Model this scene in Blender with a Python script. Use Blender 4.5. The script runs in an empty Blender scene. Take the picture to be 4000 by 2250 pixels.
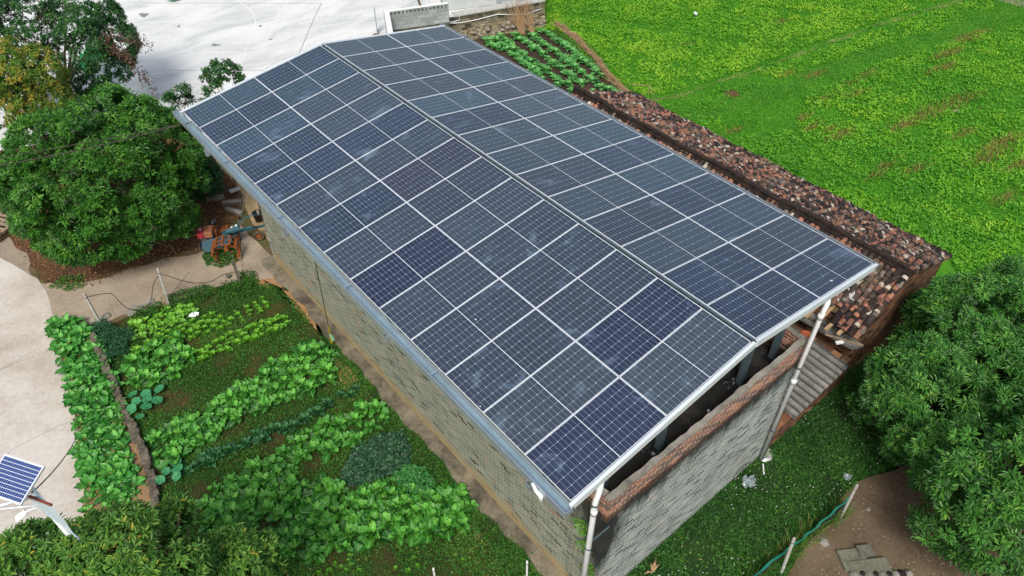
import bpy, math, random
import numpy as np
from mathutils import Vector, Matrix
R = math.radians
rnd = random.Random(7)
rng = np.random.default_rng(11)
scene = bpy.context.scene
COL = scene.collection

# ---------------------------------------------------------------- camera, world, sun, exposure
CAM = Vector((-9.30649, -20.25766, 16.42263)); PITCH = 0.81468; YAW = -0.69677
cam = bpy.data.cameras.new('camera'); camo = bpy.data.objects.new('camera', cam); COL.objects.link(camo)
camo.location = CAM; camo.rotation_euler = (PITCH, 0, YAW)
cam.sensor_width = 36; cam.lens = 25.65; cam.clip_start = 0.1; cam.clip_end = 2000
scene.camera = camo
SUN_EL, SUN_AZ = 52, 228      # azimuth: direction the light comes FROM, clockwise from +Y
w = bpy.data.worlds.new('World'); scene.world = w; w.use_nodes = True
nt = w.node_tree; nt.nodes.clear()
sky = nt.nodes.new('ShaderNodeTexSky'); sky.sky_type = 'NISHITA'; sky.sun_disc = False
sky.sun_elevation = R(SUN_EL); sky.sun_rotation = R(SUN_AZ)
sky.dust_density = 4.5; sky.air_density = 1.5; sky.ozone_density = 1.0
bg = nt.nodes.new('ShaderNodeBackground'); bg.inputs['Strength'].default_value = 0.125
wo = nt.nodes.new('ShaderNodeOutputWorld')
nt.links.new(sky.outputs[0], bg.inputs[0]); nt.links.new(bg.outputs[0], wo.inputs[0])
sl = bpy.data.lights.new('sun', 'SUN'); sl.energy = 1.9; sl.angle = R(18); sl.color = (1, .975, .94)
so = bpy.data.objects.new('sun', sl); COL.objects.link(so)
az = R(SUN_AZ); el = R(SUN_EL)
so.rotation_euler = Vector((math.sin(az)*math.cos(el), math.cos(az)*math.cos(el), math.sin(el))).to_track_quat('Z', 'Y').to_euler()
scene.view_settings.view_transform = 'Standard'; scene.view_settings.look = 'None'
scene.view_settings.exposure = 0.32; scene.view_settings.gamma = 1.0

# ---------------------------------------------------------------- helpers
_Rm = Matrix.Rotation(YAW, 3, 'Z') @ Matrix.Rotation(PITCH, 3, 'X')
def at(x, y, z=0.0):
    """world point at height z seen at photo position x,y (2576 px wide survey grid)"""
    x *= 4000/2576; y *= 4000/2576
    d = _Rm @ Vector(((x-2000)/2850.035, -(y-1125)/2850.035, -1))
    return CAM + d*((z-CAM.z)/d.z)
def at2(x, y, z=0.0):
    p = at(x, y, z); return (p.x, p.y)

def srgb(h):
    if isinstance(h, str):
        h = h.lstrip('#'); c = [int(h[i:i+2], 16)/255 for i in (0, 2, 4)]
    else: c = list(h)
    return tuple((v/12.92 if v <= .04045 else ((v+.055)/1.055)**2.4) for v in c)+(1,)

class NG:
    def __init__(s, name):
        s.m = bpy.data.materials.new(name); s.m.use_nodes = True; s.t = s.m.node_tree; s.t.nodes.clear()
        s.out = s.n('OutputMaterial'); s.b = s.n('BsdfPrincipled'); s.l(s.b.outputs[0], s.out.inputs[0])
    def n(s, t, **k):
        x = s.t.nodes.new('ShaderNode'+t)
        for a, v in k.items(): setattr(x, a, v)
        return x
    def l(s, a, b): s.t.links.new(a, b)
    def set(s, inp, v):
        if hasattr(v, 'is_linked') or hasattr(v, 'links'): s.l(v, inp)
        else: inp.default_value = v
    def math(s, op, a, b=None, c=None, clamp=False):
        x = s.n('Math', operation=op, use_clamp=clamp); s.set(x.inputs[0], a)
        if b is not None: s.set(x.inputs[1], b)
        if c is not None: s.set(x.inputs[2], c)
        return x.outputs[0]
    def mix(s, f, a, b, blend='MIX'):
        x = s.n('Mix', data_type='RGBA', blend_type=blend); s.set(x.inputs[0], f); s.set(x.inputs[6], a); s.set(x.inputs[7], b); return x.outputs[2]
    def noise(s, vec, scale, detail=4, rough=.55, dist=0, color=False):
        x = s.n('TexNoise'); x.inputs['Scale'].default_value = scale; x.inputs['Detail'].default_value = detail
        x.inputs['Roughness'].default_value = rough; x.inputs['Distortion'].default_value = dist
        if vec is not None: s.l(vec, x.inputs['Vector'])
        return x.outputs[1 if color else 0]
    def ramp(s, f, stops, interp='LINEAR'):
        x = s.n('ValToRGB'); s.l(f, x.inputs[0]); cr = x.color_ramp; cr.interpolation = interp
        while len(cr.elements) < len(stops): cr.elements.new(.5)
        for e, (p, c) in zip(cr.elements, stops):
            e.position = p; e.color = c if len(c) == 4 else tuple(c)+(1,)
        return x.outputs[0]
    def step(s, v, lo, hi):
        x = s.n('MapRange'); x.clamp = True; s.set(x.inputs[0], v); x.inputs[1].default_value = lo; x.inputs[2].default_value = hi
        return x.outputs[0]
    def pos(s): return s.n('NewGeometry').outputs['Position']
    def obj(s): return s.n('TexCoord').outputs['Object']
    def uv(s): return s.n('TexCoord').outputs['UV']
    def mapping(s, v, scale=(1, 1, 1), rot=(0, 0, 0), loc=(0, 0, 0)):
        x = s.n('Mapping'); s.l(v, x.inputs[0]); x.inputs['Scale'].default_value = scale; x.inputs['Rotation'].default_value = rot; x.inputs['Location'].default_value = loc
        return x.outputs[0]
    def bump(s, h, strength=.4, dist=.02):
        x = s.n('Bump'); x.inputs['Strength'].default_value = strength; x.inputs['Distance'].default_value = dist; s.l(h, x.inputs['Height'])
        s.l(x.outputs[0], s.b.inputs['Normal'])
    def attr(s, name):
        x = s.n('Attribute'); x.attribute_name = name; return x.outputs['Fac']
    def done(s, col=None, rough=.8, metal=0., spec=None):
        if col is not None: s.set(s.b.inputs['Base Color'], col)
        s.set(s.b.inputs['Roughness'], rough); s.b.inputs['Metallic'].default_value = metal
        if spec is not None: s.b.inputs['Specular IOR Level'].default_value = spec
        return s.m

def m_plain(name, c, rough=.6, metal=0., var=.25, scale=6, bump=.15, c2=None):
    g = NG(name); p = g.pos(); n = g.noise(p, scale, 5); n2 = g.noise(p, scale*6, 3)
    a = srgb(c); b = srgb(c2) if c2 else tuple(v*(1-var) for v in a[:3])+(1,)
    f = g.math('ADD', g.math('MULTIPLY', n, .7), g.math('MULTIPLY', n2, .3))
    col = g.mix(g.step(f, .35, .65), a, b)
    if bump: g.bump(n2, bump, .01)
    return g.done(col, rough, metal)

def m_soil(name, cols, scale=.6, fine=14, bump=.6, rough=.95, dist=.03, grit=None):
    """multi colour ground: cols = list of (position, hex)"""
    g = NG(name); p = g.pos()
    n = g.noise(p, scale, 8, .62, .4); n2 = g.noise(p, fine, 6, .7)
    f = g.math('ADD', g.math('MULTIPLY', n, .62), g.math('MULTIPLY', n2, .38))
    col = g.ramp(f, [(a, srgb(c)) for a, c in cols])
    if grit:
        v = g.n('TexVoronoi'); g.l(p, v.inputs['Vector']); v.inputs['Scale'].default_value = grit[0]
        vn = g.noise(p, 1.3, 3)
        mk = g.math('MULTIPLY', g.math('LESS_THAN', v.outputs['Distance'], grit[2]), g.step(vn, .42, .6))
        col = g.mix(mk, col, srgb(grit[1]))
    g.bump(n2, bump, dist)
    return g.done(col, rough, spec=.2)

def m_leaf(name, cols, rough=.5, trans=.25, midrib=None, spec=.35):
    g = NG(name); t = g.attr('tone')
    col = g.ramp(t, [(a, srgb(c)) for a, c in cols])
    if midrib:
        u = g.uv(); sx = g.n('SeparateXYZ'); g.l(u, sx.inputs[0])
        d = g.math('ABSOLUTE', g.math('SUBTRACT', sx.outputs[1], .5))
        mk = g.math('LESS_THAN', d, .035)
        mk = g.math('MULTIPLY', mk, .55)
        v2 = g.math('ABSOLUTE', g.math('SUBTRACT', g.math('FRACT', g.math('ADD', g.math('MULTIPLY', sx.outputs[0], 5), g.math('MULTIPLY', d, -3))), .5))
        mk2 = g.math('MULTIPLY', g.math('LESS_THAN', v2, .05), .10)
        col = g.mix(g.math('MAXIMUM', mk, mk2), col, srgb(midrib))
        col = g.mix(g.math('MULTIPLY', g.n('ObjectInfo').outputs['Random'], .22), col, srgb(cols[-1][1]))
    g.done(col, rough, spec=spec)
    tr = g.n('BsdfTranslucent'); g.l(col, tr.inputs[0]); mx = g.n('MixShader'); mx.inputs[0].default_value = trans
    g.l(g.b.outputs[0], mx.inputs[1]); g.l(tr.outputs[0], mx.inputs[2]); g.l(mx.outputs[0], g.out.inputs[0])
    return g.m

def tag(o, label=None, cat=None, group=None, kind=None):
    if label: o['label'] = label
    if cat: o['category'] = cat
    if group: o['group'] = group
    if kind: o['kind'] = kind
    return o
def thing(name, label, cat, loc=(0, 0, 0), rz=0., group=None):
    o = bpy.data.objects.new(name, None); o.empty_display_size = .2; COL.objects.link(o)
    o.location = loc; o.rotation_euler = (0, 0, rz); return tag(o, label, cat, group)
def copy_tree(o, parent=None):
    c = o.copy(); COL.objects.link(c); c.parent = parent
    for ch in list(o.children): copy_tree(ch, c)
    return c

def np_mesh(name, V, F, mat, parent=None, tone=None, uv=None, smooth=False, off=(0, 0, 0), extra=None):
    """F: (n,3) or (n,4) int array"""
    V = np.asarray(V, np.float32)-np.asarray(off, np.float32); F = np.asarray(F, np.int32); k = F.shape[1]
    me = bpy.data.meshes.new(name); me.vertices.add(len(V)); me.vertices.foreach_set('co', V.ravel())
    me.loops.add(F.size); me.loops.foreach_set('vertex_index', F.ravel())
    me.polygons.add(len(F)); me.polygons.foreach_set('loop_start', np.arange(0, F.size, k, dtype=np.int32))
    me.update(calc_edges=True)
    if tone is not None:
        a = me.attributes.new('tone', 'FLOAT', 'FACE'); a.data.foreach_set('value', np.asarray(tone, np.float32))
    if uv is not None:
        l = me.uv_layers.new(name='UVMap'); l.data.foreach_set('uv', np.asarray(uv, np.float32).ravel())
    me.polygons.foreach_set('use_smooth', np.full(len(F), smooth))
    me.materials.append(mat); me.validate()
    o = bpy.data.objects.new(name, me); COL.objects.link(o)
    o.parent = parent
    return o

class MB:
    """collects polygons in world (or thing-local) coordinates; build() links ONE mesh object"""
    def __init__(s): s.v = []; s.f = []; s.t = []
    def poly(s, pts, tone=0.):
        i = len(s.v); s.v += [tuple(p) for p in pts]; s.f.append(list(range(i, i+len(pts)))); s.t.append(tone)
    def hexa(s, p, tone=0.):
        i = len(s.v); s.v += [tuple(q) for q in p]
        for f in ((0, 3, 2, 1), (4, 5, 6, 7), (0, 1, 5, 4), (1, 2, 6, 5), (2, 3, 7, 6), (3, 0, 4, 7)):
            s.f.append([i+k for k in f]); s.t.append(tone)
    def box(s, a, b, tone=0.):
        (x0, y0, z0), (x1, y1, z1) = a, b
        s.hexa([(x0, y0, z0), (x1, y0, z0), (x1, y1, z0), (x0, y1, z0), (x0, y0, z1), (x1, y0, z1), (x1, y1, z1), (x0, y1, z1)], tone)
    def obox(s, c, size, rz=0., rx=0., ry=0., tone=0.):
        M = Matrix.Translation(c) @ Matrix.Rotation(rz, 4, 'Z') @ Matrix.Rotation(ry, 4, 'Y') @ Matrix.Rotation(rx, 4, 'X')
        hx, hy, hz = size[0]/2, size[1]/2, size[2]/2
        s.hexa([M @ Vector(p) for p in ((-hx, -hy, -hz), (hx, -hy, -hz), (hx, hy, -hz), (-hx, hy, -hz), (-hx, -hy, hz), (hx, -hy, hz), (hx, hy, hz), (-hx, hy, hz))], tone)
    def wall(s, a, b, z0, z1, th, tone=0.):
        """upright slab from a to b (xy), thickness th to the left of a->b"""
        a = Vector(a); b = Vector(b); d = (b-a).normalized(); n = Vector((-d.y, d.x))*th
        q = [a, b, b+n, a+n]
        s.hexa([(p.x, p.y, z0) for p in q]+[(p.x, p.y, z1) for p in q], tone)
    def tube(s, pts, r, n=8, cap=True, tone=0.):
        pts = [Vector(p) for p in pts]; rs = r if isinstance(r, (list, tuple)) else [r]*len(pts)
        base = len(s.v); up = Vector((0, 0, 1))
        for k, p in enumerate(pts):
            d = (pts[min(k+1, len(pts)-1)]-pts[max(k-1, 0)]).normalized()
            u = d.cross(up); u = u.normalized() if u.length > 1e-3 else Vector((1, 0, 0)); v = d.cross(u).normalized()
            for j in range(n):
                a = 2*math.pi*j/n; q = p+(u*math.cos(a)+v*math.sin(a))*rs[k]; s.v.append(tuple(q))
        for k in range(len(pts)-1):
            for j in range(n):
                s.f.append([base+k*n+j, base+k*n+(j+1) % n, base+(k+1)*n+(j+1) % n, base+(k+1)*n+j]); s.t.append(tone)
        if cap:
            s.f.append([base+j for j in range(n)][::-1]); s.t.append(tone)
            s.f.append([base+(len(pts)-1)*n+j for j in range(n)]); s.t.append(tone)
    def lathe(s, c, prof, n=16, tone=0.):
        base = len(s.v)
        for (r, z) in prof:
            for j in range(n):
                a = 2*math.pi*j/n; s.v.append((c[0]+r*math.cos(a), c[1]+r*math.sin(a), c[2]+z))
        for k in range(len(prof)-1):
            for j in range(n):
                s.f.append([base+k*n+j, base+k*n+(j+1) % n, base+(k+1)*n+(j+1) % n, base+(k+1)*n+j]); s.t.append(tone)
    def build(s, name, mat, parent=None, smooth=False, bevel=0., loc=None):
        off = Vector((0, 0, 0)); root = parent
        while root is not None and root.parent is not None: root = root.parent
        if root is not None: off = Vector(root.location)
        if loc is not None: off = Vector(loc)
        me = bpy.data.meshes.new(name); me.from_pydata([tuple(Vector(v)-off) for v in s.v], [], s.f); me.update()
        a = me.attributes.new('tone', 'FLOAT', 'FACE'); a.data.foreach_set('value', np.asarray(s.t, np.float32))
        me.polygons.foreach_set('use_smooth', np.full(len(s.f), smooth))
        me.materials.append(mat)
        o = bpy.data.objects.new(name, me); COL.objects.link(o); o.parent = parent
        if parent is None and loc is not None: o.location = off
        if bevel:
            b = o.modifiers.new('bevel', 'BEVEL'); b.width = bevel; b.segments = 2; b.limit_method = 'ANGLE'
        return o
# NOTE: every mesh under a thing is written in world coordinates and shifted by the thing's location,
# except things placed with a rotation, whose meshes are written locally (loc=(0,0,0)).
L0 = (0, 0, 0)

def sheet(name, pts, z, mat, jit=.12, seg=.35, kind='structure', label=None, cat=None, seed=1, side=None):
    """flat ground sheet with an irregular outline"""
    r = random.Random(seed); out = []
    n = len(pts)
    for i in range(n):
        a = Vector(pts[i][:2]); b = Vector(pts[(i+1) % n][:2]); L = (b-a).length; k = min(400, max(1, int(L/seg)))
        d = (b-a).normalized(); nn = Vector((-d.y, d.x))
        for j in range(k):
            t = j/k; p = a+(b-a)*t
            w_ = jit*(math.sin((p.x*1.7+p.y*2.3)*1.1+seed)*.6+math.sin((p.x*4.1-p.y*3.3)+seed*2)*.4+r.uniform(-.5, .5)*.7)
            out.append((p.x+nn.x*w_, p.y+nn.y*w_, z))
    m = MB()
    if side:
        m.poly(out)
        lo = [(x, y, side) for x, y, _ in out]
        for i in range(len(out)):
            j = (i+1) % len(out); m.poly([out[j], out[i], lo[i], lo[j]])
    else: m.poly(out)
    o = m.build(name, mat)
    # make sure the face looks up
    me = o.data
    if me.polygons[0].normal.z < 0: me.flip_normals()
    return tag(o, label, cat, kind=kind)

def pip(px, py, poly):
    c = np.zeros(len(px), bool); n = len(poly)
    for i in range(n):
        x0, y0 = poly[i][:2]; x1, y1 = poly[(i+1) % n][:2]
        if y0 == y1: continue
        k = ((y0 > py) != (y1 > py)) & (px < (x1-x0)*(py-y0)/(y1-y0)+x0); c ^= k
    return c
def scatter(poly, dens, seed=0, keep=None):
    g = np.random.default_rng(seed); P = np.array([p[:2] for p in poly]); lo = P.min(0); hi = P.max(0)
    n = int(dens*(hi-lo).prod()); q = lo+(hi-lo)*g.random((n, 2)); q = q[pip(q[:, 0], q[:, 1], poly)]
    if keep is not None: q = q[g.random(len(q)) < keep(q[:, 0], q[:, 1])]
    return q
def poisson(poly, d, seed=0, tries=9000):
    r = random.Random(seed); P = [p[:2] for p in poly]; xs = [p[0] for p in P]; ys = [p[1] for p in P]; out = []
    for _ in range(tries):
        x = r.uniform(min(xs), max(xs)); y = r.uniform(min(ys), max(ys))
        if not pip(np.array([x]), np.array([y]), P)[0]: continue
        if all((x-a)**2+(y-b)**2 > d*d for a, b in out): out.append((x, y))
    return out
def sn(x, y, s, k=0):      # cheap smooth 2-d noise in 0..1
    return .5+.25*(np.sin(x*s*1.3+y*s*.7+k)+np.sin(-x*s*.8+y*s*1.7+k*2.1+np.sin(x*s*.9+k)*1.5))

def norm(a): return a/np.maximum(np.linalg.norm(a, axis=-1, keepdims=True), 1e-6)
def leaves(P, D, U, L, W, fold=.25, droop=0.):
    """diamond shaped folded leaves. P base, D direction, U approximate up normal. returns V,F (2 quads per leaf)"""
    n = len(P); S = norm(np.cross(D, U)); N = norm(np.cross(S, D)); L = np.broadcast_to(L, (n,))[:, None]; W = np.broadcast_to(W, (n,))[:, None]
    tip = P+D*L-N*L*droop; mid = P+D*L*.5+N*L*.04
    l1 = P+D*L*.35-S*W*.5+N*W*fold*.5; l2 = P+D*L*.75-S*W*.36+N*W*fold*.35-N*L*droop*.5
    r1 = P+D*L*.35+S*W*.5+N*W*fold*.5; r2 = P+D*L*.75+S*W*.36+N*W*fold*.35-N*L*droop*.5
    V = np.stack([P, l1, l2, tip, r2, r1], 1).reshape(-1, 3)
    b = (np.arange(n)*6)[:, None]
    F = np.concatenate([b+np.array([0, 1, 2, 3]), b+np.array([0, 3, 4, 5])], 1).reshape(-1, 4)
    return V, F
def blades(P, D, L, W, g):
    """narrow 1-quad grass blades"""
    n = len(P); S = norm(np.cross(D, g.normal(size=(n, 3)))); L = L[:, None]; W = np.broadcast_to(W, (n,))[:, None]
    tip = P+D*L; V = np.stack([P-S*W*.5, P+S*W*.5, tip+S*W*.15, tip-S*W*.15], 1).reshape(-1, 3)
    return V, np.arange(n*4).reshape(-1, 4)

# ---------------------------------------------------------------- materials
def m_concrete(name, cols, rough=.85, scale=.5, streak=(1, 1, 1), fine=9, bump=.25):
    g = NG(name); p = g.mapping(g.pos(), streak); n = g.noise(p, scale, 9, .65, .6); n2 = g.noise(g.pos(), fine, 8, .75)
    f = g.math('ADD', g.math('MULTIPLY', n, .68), g.math('MULTIPLY', n2, .32))
    col = g.ramp(f, [(a, srgb(c)) for a, c in cols]); g.bump(n2, bump, .01)
    return g.done(col, rough, spec=.25)
def m_brick(name, axis, stops, mortar, row=.083, length=.27, ms=.009, stain=None, base=None, rough=.9):
    """axis 'x': the wall runs along x ; stops = ramp over a random value per brick"""
    g = NG(name); p = g.pos(); sx = g.n('SeparateXYZ'); g.l(p, sx.inputs[0]); cx = g.n('CombineXYZ')
    wob = g.math('MULTIPLY', g.math('SUBTRACT', g.noise(p, 1.6, 3), .5), .035)
    g.l(sx.outputs[0 if axis == 'x' else 1], cx.inputs[0]); g.l(g.math('ADD', sx.outputs[2], wob), cx.inputs[1])
    br = g.n('TexBrick'); g.l(cx.outputs[0], br.inputs[0]); br.offset = .5
    br.inputs['Color1'].default_value = (0, 0, 0, 1); br.inputs['Color2'].default_value = (1, 1, 1, 1); br.inputs['Mortar'].default_value = (.5, .5, .5, 1)
    br.inputs['Scale'].default_value = 1; br.inputs['Mortar Size'].default_value = ms; br.inputs['Mortar Smooth'].default_value = .2
    br.inputs['Bias'].default_value = 0; br.inputs['Brick Width'].default_value = length; br.inputs['Row Height'].default_value = row
    col = g.ramp(br.outputs['Color'], [(a, srgb(c)) for a, c in stops], 'CONSTANT')
    n = g.noise(p, 1.1, 6, .6, .5); col = g.mix(g.math('MULTIPLY', g.step(n, .45, .75), .25), col, srgb(stops[len(stops)//2][1]))
    col = g.mix(g.math('MULTIPLY', g.noise(p, 40, 4), .35), col, g.mix(.5, col, (0, 0, 0, 1)))
    col = g.mix(br.outputs['Fac'], col, srgb(mortar))
    h = sx.outputs[2]
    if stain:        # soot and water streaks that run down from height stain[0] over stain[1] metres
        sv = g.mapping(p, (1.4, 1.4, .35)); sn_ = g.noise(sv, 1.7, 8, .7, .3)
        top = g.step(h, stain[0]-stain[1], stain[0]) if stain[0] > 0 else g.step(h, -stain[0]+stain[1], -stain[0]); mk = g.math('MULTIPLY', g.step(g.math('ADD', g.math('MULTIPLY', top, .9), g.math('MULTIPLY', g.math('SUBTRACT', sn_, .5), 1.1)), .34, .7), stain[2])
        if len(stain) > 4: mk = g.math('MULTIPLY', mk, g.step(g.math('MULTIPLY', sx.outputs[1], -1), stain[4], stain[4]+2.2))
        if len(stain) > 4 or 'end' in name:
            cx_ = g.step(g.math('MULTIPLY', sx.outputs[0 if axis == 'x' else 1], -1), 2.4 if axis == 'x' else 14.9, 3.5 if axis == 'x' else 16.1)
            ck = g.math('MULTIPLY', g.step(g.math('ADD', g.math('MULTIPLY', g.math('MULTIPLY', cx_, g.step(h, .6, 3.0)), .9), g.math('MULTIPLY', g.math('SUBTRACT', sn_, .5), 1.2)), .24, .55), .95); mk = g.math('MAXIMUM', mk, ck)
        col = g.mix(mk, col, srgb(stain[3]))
    if base:         # damp yellow-brown band over the lowest courses
        bn = g.noise(p, 1.2, 5); mk = g.math('MULTIPLY', g.step(g.math('SUBTRACT', g.math('ADD', base[0], g.math('MULTIPLY', bn, .7)), h), .2, .7), base[1])
        col = g.mix(mk, col, srgb(base[2]))
    g.bump(g.math('SUBTRACT', 1, br.outputs['Fac']), .5, .012)
    return g.done(col, rough, spec=.2)

GREYB = [(0, '#1d1e1a'), (.035, '#7f8375'), (.2, '#949788'), (.36, '#727b6e'), (.5, '#898e7f'), (.64, '#7a8473'), (.78, '#978a78'), (.83, '#666f64'), (.93, '#4a5148'), (.97, '#8f715e')]
GREYE = [(0, '#23282a'), (.04, '#8b958f'), (.2, '#a6aeaa'), (.36, '#747e7a'), (.5, '#969f9a'), (.64, '#828c85'), (.78, '#b2b9b3'), (.85, '#5c6663'), (.94, '#3b4242'), (.985, '#967060')]
ORB = [(0, '#231d1b'), (.12, '#94583f'), (.33, '#ab6848'), (.5, '#7a4b39'), (.65, '#bf8362'), (.78, '#5c4036'), (.9, '#3b2f2a')]
M = {}
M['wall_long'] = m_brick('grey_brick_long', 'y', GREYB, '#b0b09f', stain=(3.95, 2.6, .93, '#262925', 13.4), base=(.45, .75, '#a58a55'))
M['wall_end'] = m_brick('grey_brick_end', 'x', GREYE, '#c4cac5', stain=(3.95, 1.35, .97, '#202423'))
M['orange_x'] = m_brick('orange_brick_x', 'x', ORB, '#cfc6ba', stain=(-3.72, .5, .85, '#211d1b'))
M['orange_y'] = m_brick('orange_brick_y', 'y', ORB, '#cfc6ba', stain=(-3.72, .5, .85, '#211d1b'))
M['old_x'] = m_brick('shed_brick_x', 'x', [(0, '#2a211c'), (.2, '#7d5340'), (.45, '#93644a'), (.65, '#654636'), (.85, '#a07656'), (.95, '#544638')], '#6a5c4c')
M['old_y'] = m_brick('shed_brick_y', 'y', [(0, '#2a211c'), (.2, '#7d5340'), (.45, '#93644a'), (.65, '#654636'), (.85, '#a07656'), (.95, '#544638')], '#6a5c4c')
M['coping'] = m_concrete('coping_mortar', [(.3, '#54514b'), (.48, '#827e76'), (.68, '#a5a199')], scale=1.8, bump=.6)
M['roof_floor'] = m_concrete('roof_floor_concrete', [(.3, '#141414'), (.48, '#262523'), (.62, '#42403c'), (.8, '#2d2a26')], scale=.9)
M['apron'] = m_concrete('apron_concrete', [(.3, '#34322c'), (.43, '#565145'), (.55, '#7c7463'), (.68, '#968b74')], scale=1.1)
M['road'] = m_concrete('road_concrete', [(.28, '#8d8172'), (.42, '#aba193'), (.54, '#c2bcb2'), (.7, '#d2cec7')], scale=.3)
M['yard'] = m_concrete('yard_concrete', [(.3, '#9ca2a0'), (.42, '#bdc0bd'), (.52, '#d2d3d0'), (.68, '#dededb')], scale=.45, streak=(.55, 1.5, 1))
M['path'] = m_soil('path_dirt', [(.25, '#6b5f4f'), (.45, '#8f8271'), (.6, '#a79a86'), (.78, '#b9ac98')], .5, 9, .4)
M['ground'] = m_soil('ground_soil', [(.3, '#473b2d'), (.45, '#695841'), (.55, '#525430'), (.68, '#7d6a50'), (.8, '#74674e')], .5, 11, .8)
M['litter_soil'] = m_soil('leaf_litter_soil', [(.25, '#2f241b'), (.42, '#4f3a2a'), (.56, '#6d513a'), (.72, '#8a6748')], .7, 16, 1., dist=.05)
M['garden_soil'] = m_soil('garden_soil', [(.25, '#272816'), (.4, '#40391f'), (.5, '#36451d'), (.62, '#574029'), (.78, '#6c5238')], .9, 13, 1., dist=.05)
M['coop_soil'] = m_soil('coop_soil', [(.25, '#40372b'), (.45, '#5c4f3f'), (.6, '#72634f'), (.8, '#867761')], .6, 12, .7, grit=(9, '#a59880', .16))
M['gravel'] = m_soil('bank_gravel', [(.25, '#7b5c3c'), (.45, '#a17a51'), (.6, '#b58d62'), (.8, '#c6a986')], 2, 30, 1., dist=.04)
M['grass_soil'] = m_soil('grass_soil', [(.25, '#16240f'), (.45, '#23391a'), (.62, '#31491f'), (.8, '#54492c')], .8, 15, 1.)
M['field'] = m_soil('field_ground', [(.22, '#2b5c12'), (.42, '#3c7a16'), (.55, '#4c8c1c'), (.68, '#5c9026'), (.82, '#808038')], .35, 8, 1., dist=.06)
M['crop_soil'] = m_soil('crop_bed_soil', [(.25, '#28211a'), (.5, '#40342a'), (.75, '#5f4d3e')], .8, 12, 1., dist=.05)
M['galv'] = m_plain('galvanised_steel', '#b3bfc7', .38, .55, .2, 3, .05)
M['galv_in'] = m_plain('gutter_lining', '#93aab5', .4, .3, .25, 2, .05)
M['fascia'] = m_plain('white_galvanised', '#dfe7ea', .4, .2, .12, 3, .03)
M['dark_steel'] = m_plain('steel_tube', '#5e7078', .5, .4, .3, 5, .1)
M['alu'] = m_plain('aluminium_frame', '#e6eaee', .35, .25, .08, 8, .02)
M['pvc'] = m_plain('white_pvc', '#e4e7ea', .4, 0, .1, 3, .03)
M['conc_post'] = m_plain('post_concrete', '#b9bab4', .85, 0, .35, 12, .3)
M['conc_dark'] = m_plain('dark_concrete', '#6d6b60', .9, 0, .5, 9, .5)
M['slab'] = m_soil('mossy_slab', [(.25, '#3f4436'), (.45, '#666758'), (.6, '#7d7c6c'), (.78, '#5e6a41')], 1.6, 16, .5)
M['black'] = m_plain('black_plastic', '#1b1c1f', .4, 0, .2, 6, .05)
M['rust'] = m_plain('rusty_steel', '#a25a25', .8, .1, .45, 20, .4)
M['blue'] = m_plain('faded_blue_paint', '#2c6586', .5, .0, .35, 9, .1, c2='#5f6f68')
M['teal'] = m_plain('teal_paint', '#205a66', .5, .0, .3, 9, .1)
M['red'] = m_plain('red_paint', '#c13a46', .4, 0, .25, 12, .05)
M['tan'] = m_plain('rusted_tan_paint', '#b67f5c', .6, 0, .3, 16, .1, c2='#9c5a4a')
M['rubber'] = m_plain('dusty_rubber', '#3a342b', .9, 0, .4, 14, .3, c2='#6a5b45')
M['wood'] = m_plain('weathered_wood', '#a9957a', .9, 0, .45, 10, .4)
M['wood_dark'] = m_plain('old_timber', '#6a543c', .9, 0, .5, 12, .4)
M['straw'] = m_plain('dry_cane', '#b49670', .85, 0, .45, 14, .3)
M['bark'] = m_plain('tree_bark', '#5a4a3b', .95, 0, .5, 14, .6)
M['wire'] = m_plain('rusty_wire', '#3c332c', .7, 0, .2, 5, 0)
M['white'] = m_plain('white_plastic', '#e6e8e6', .5, 0, .08, 5, .05)
M['brown_dry'] = m_plain('dry_leaves', '#6f4a38', .9, 0, .5, 25, .3)

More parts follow.
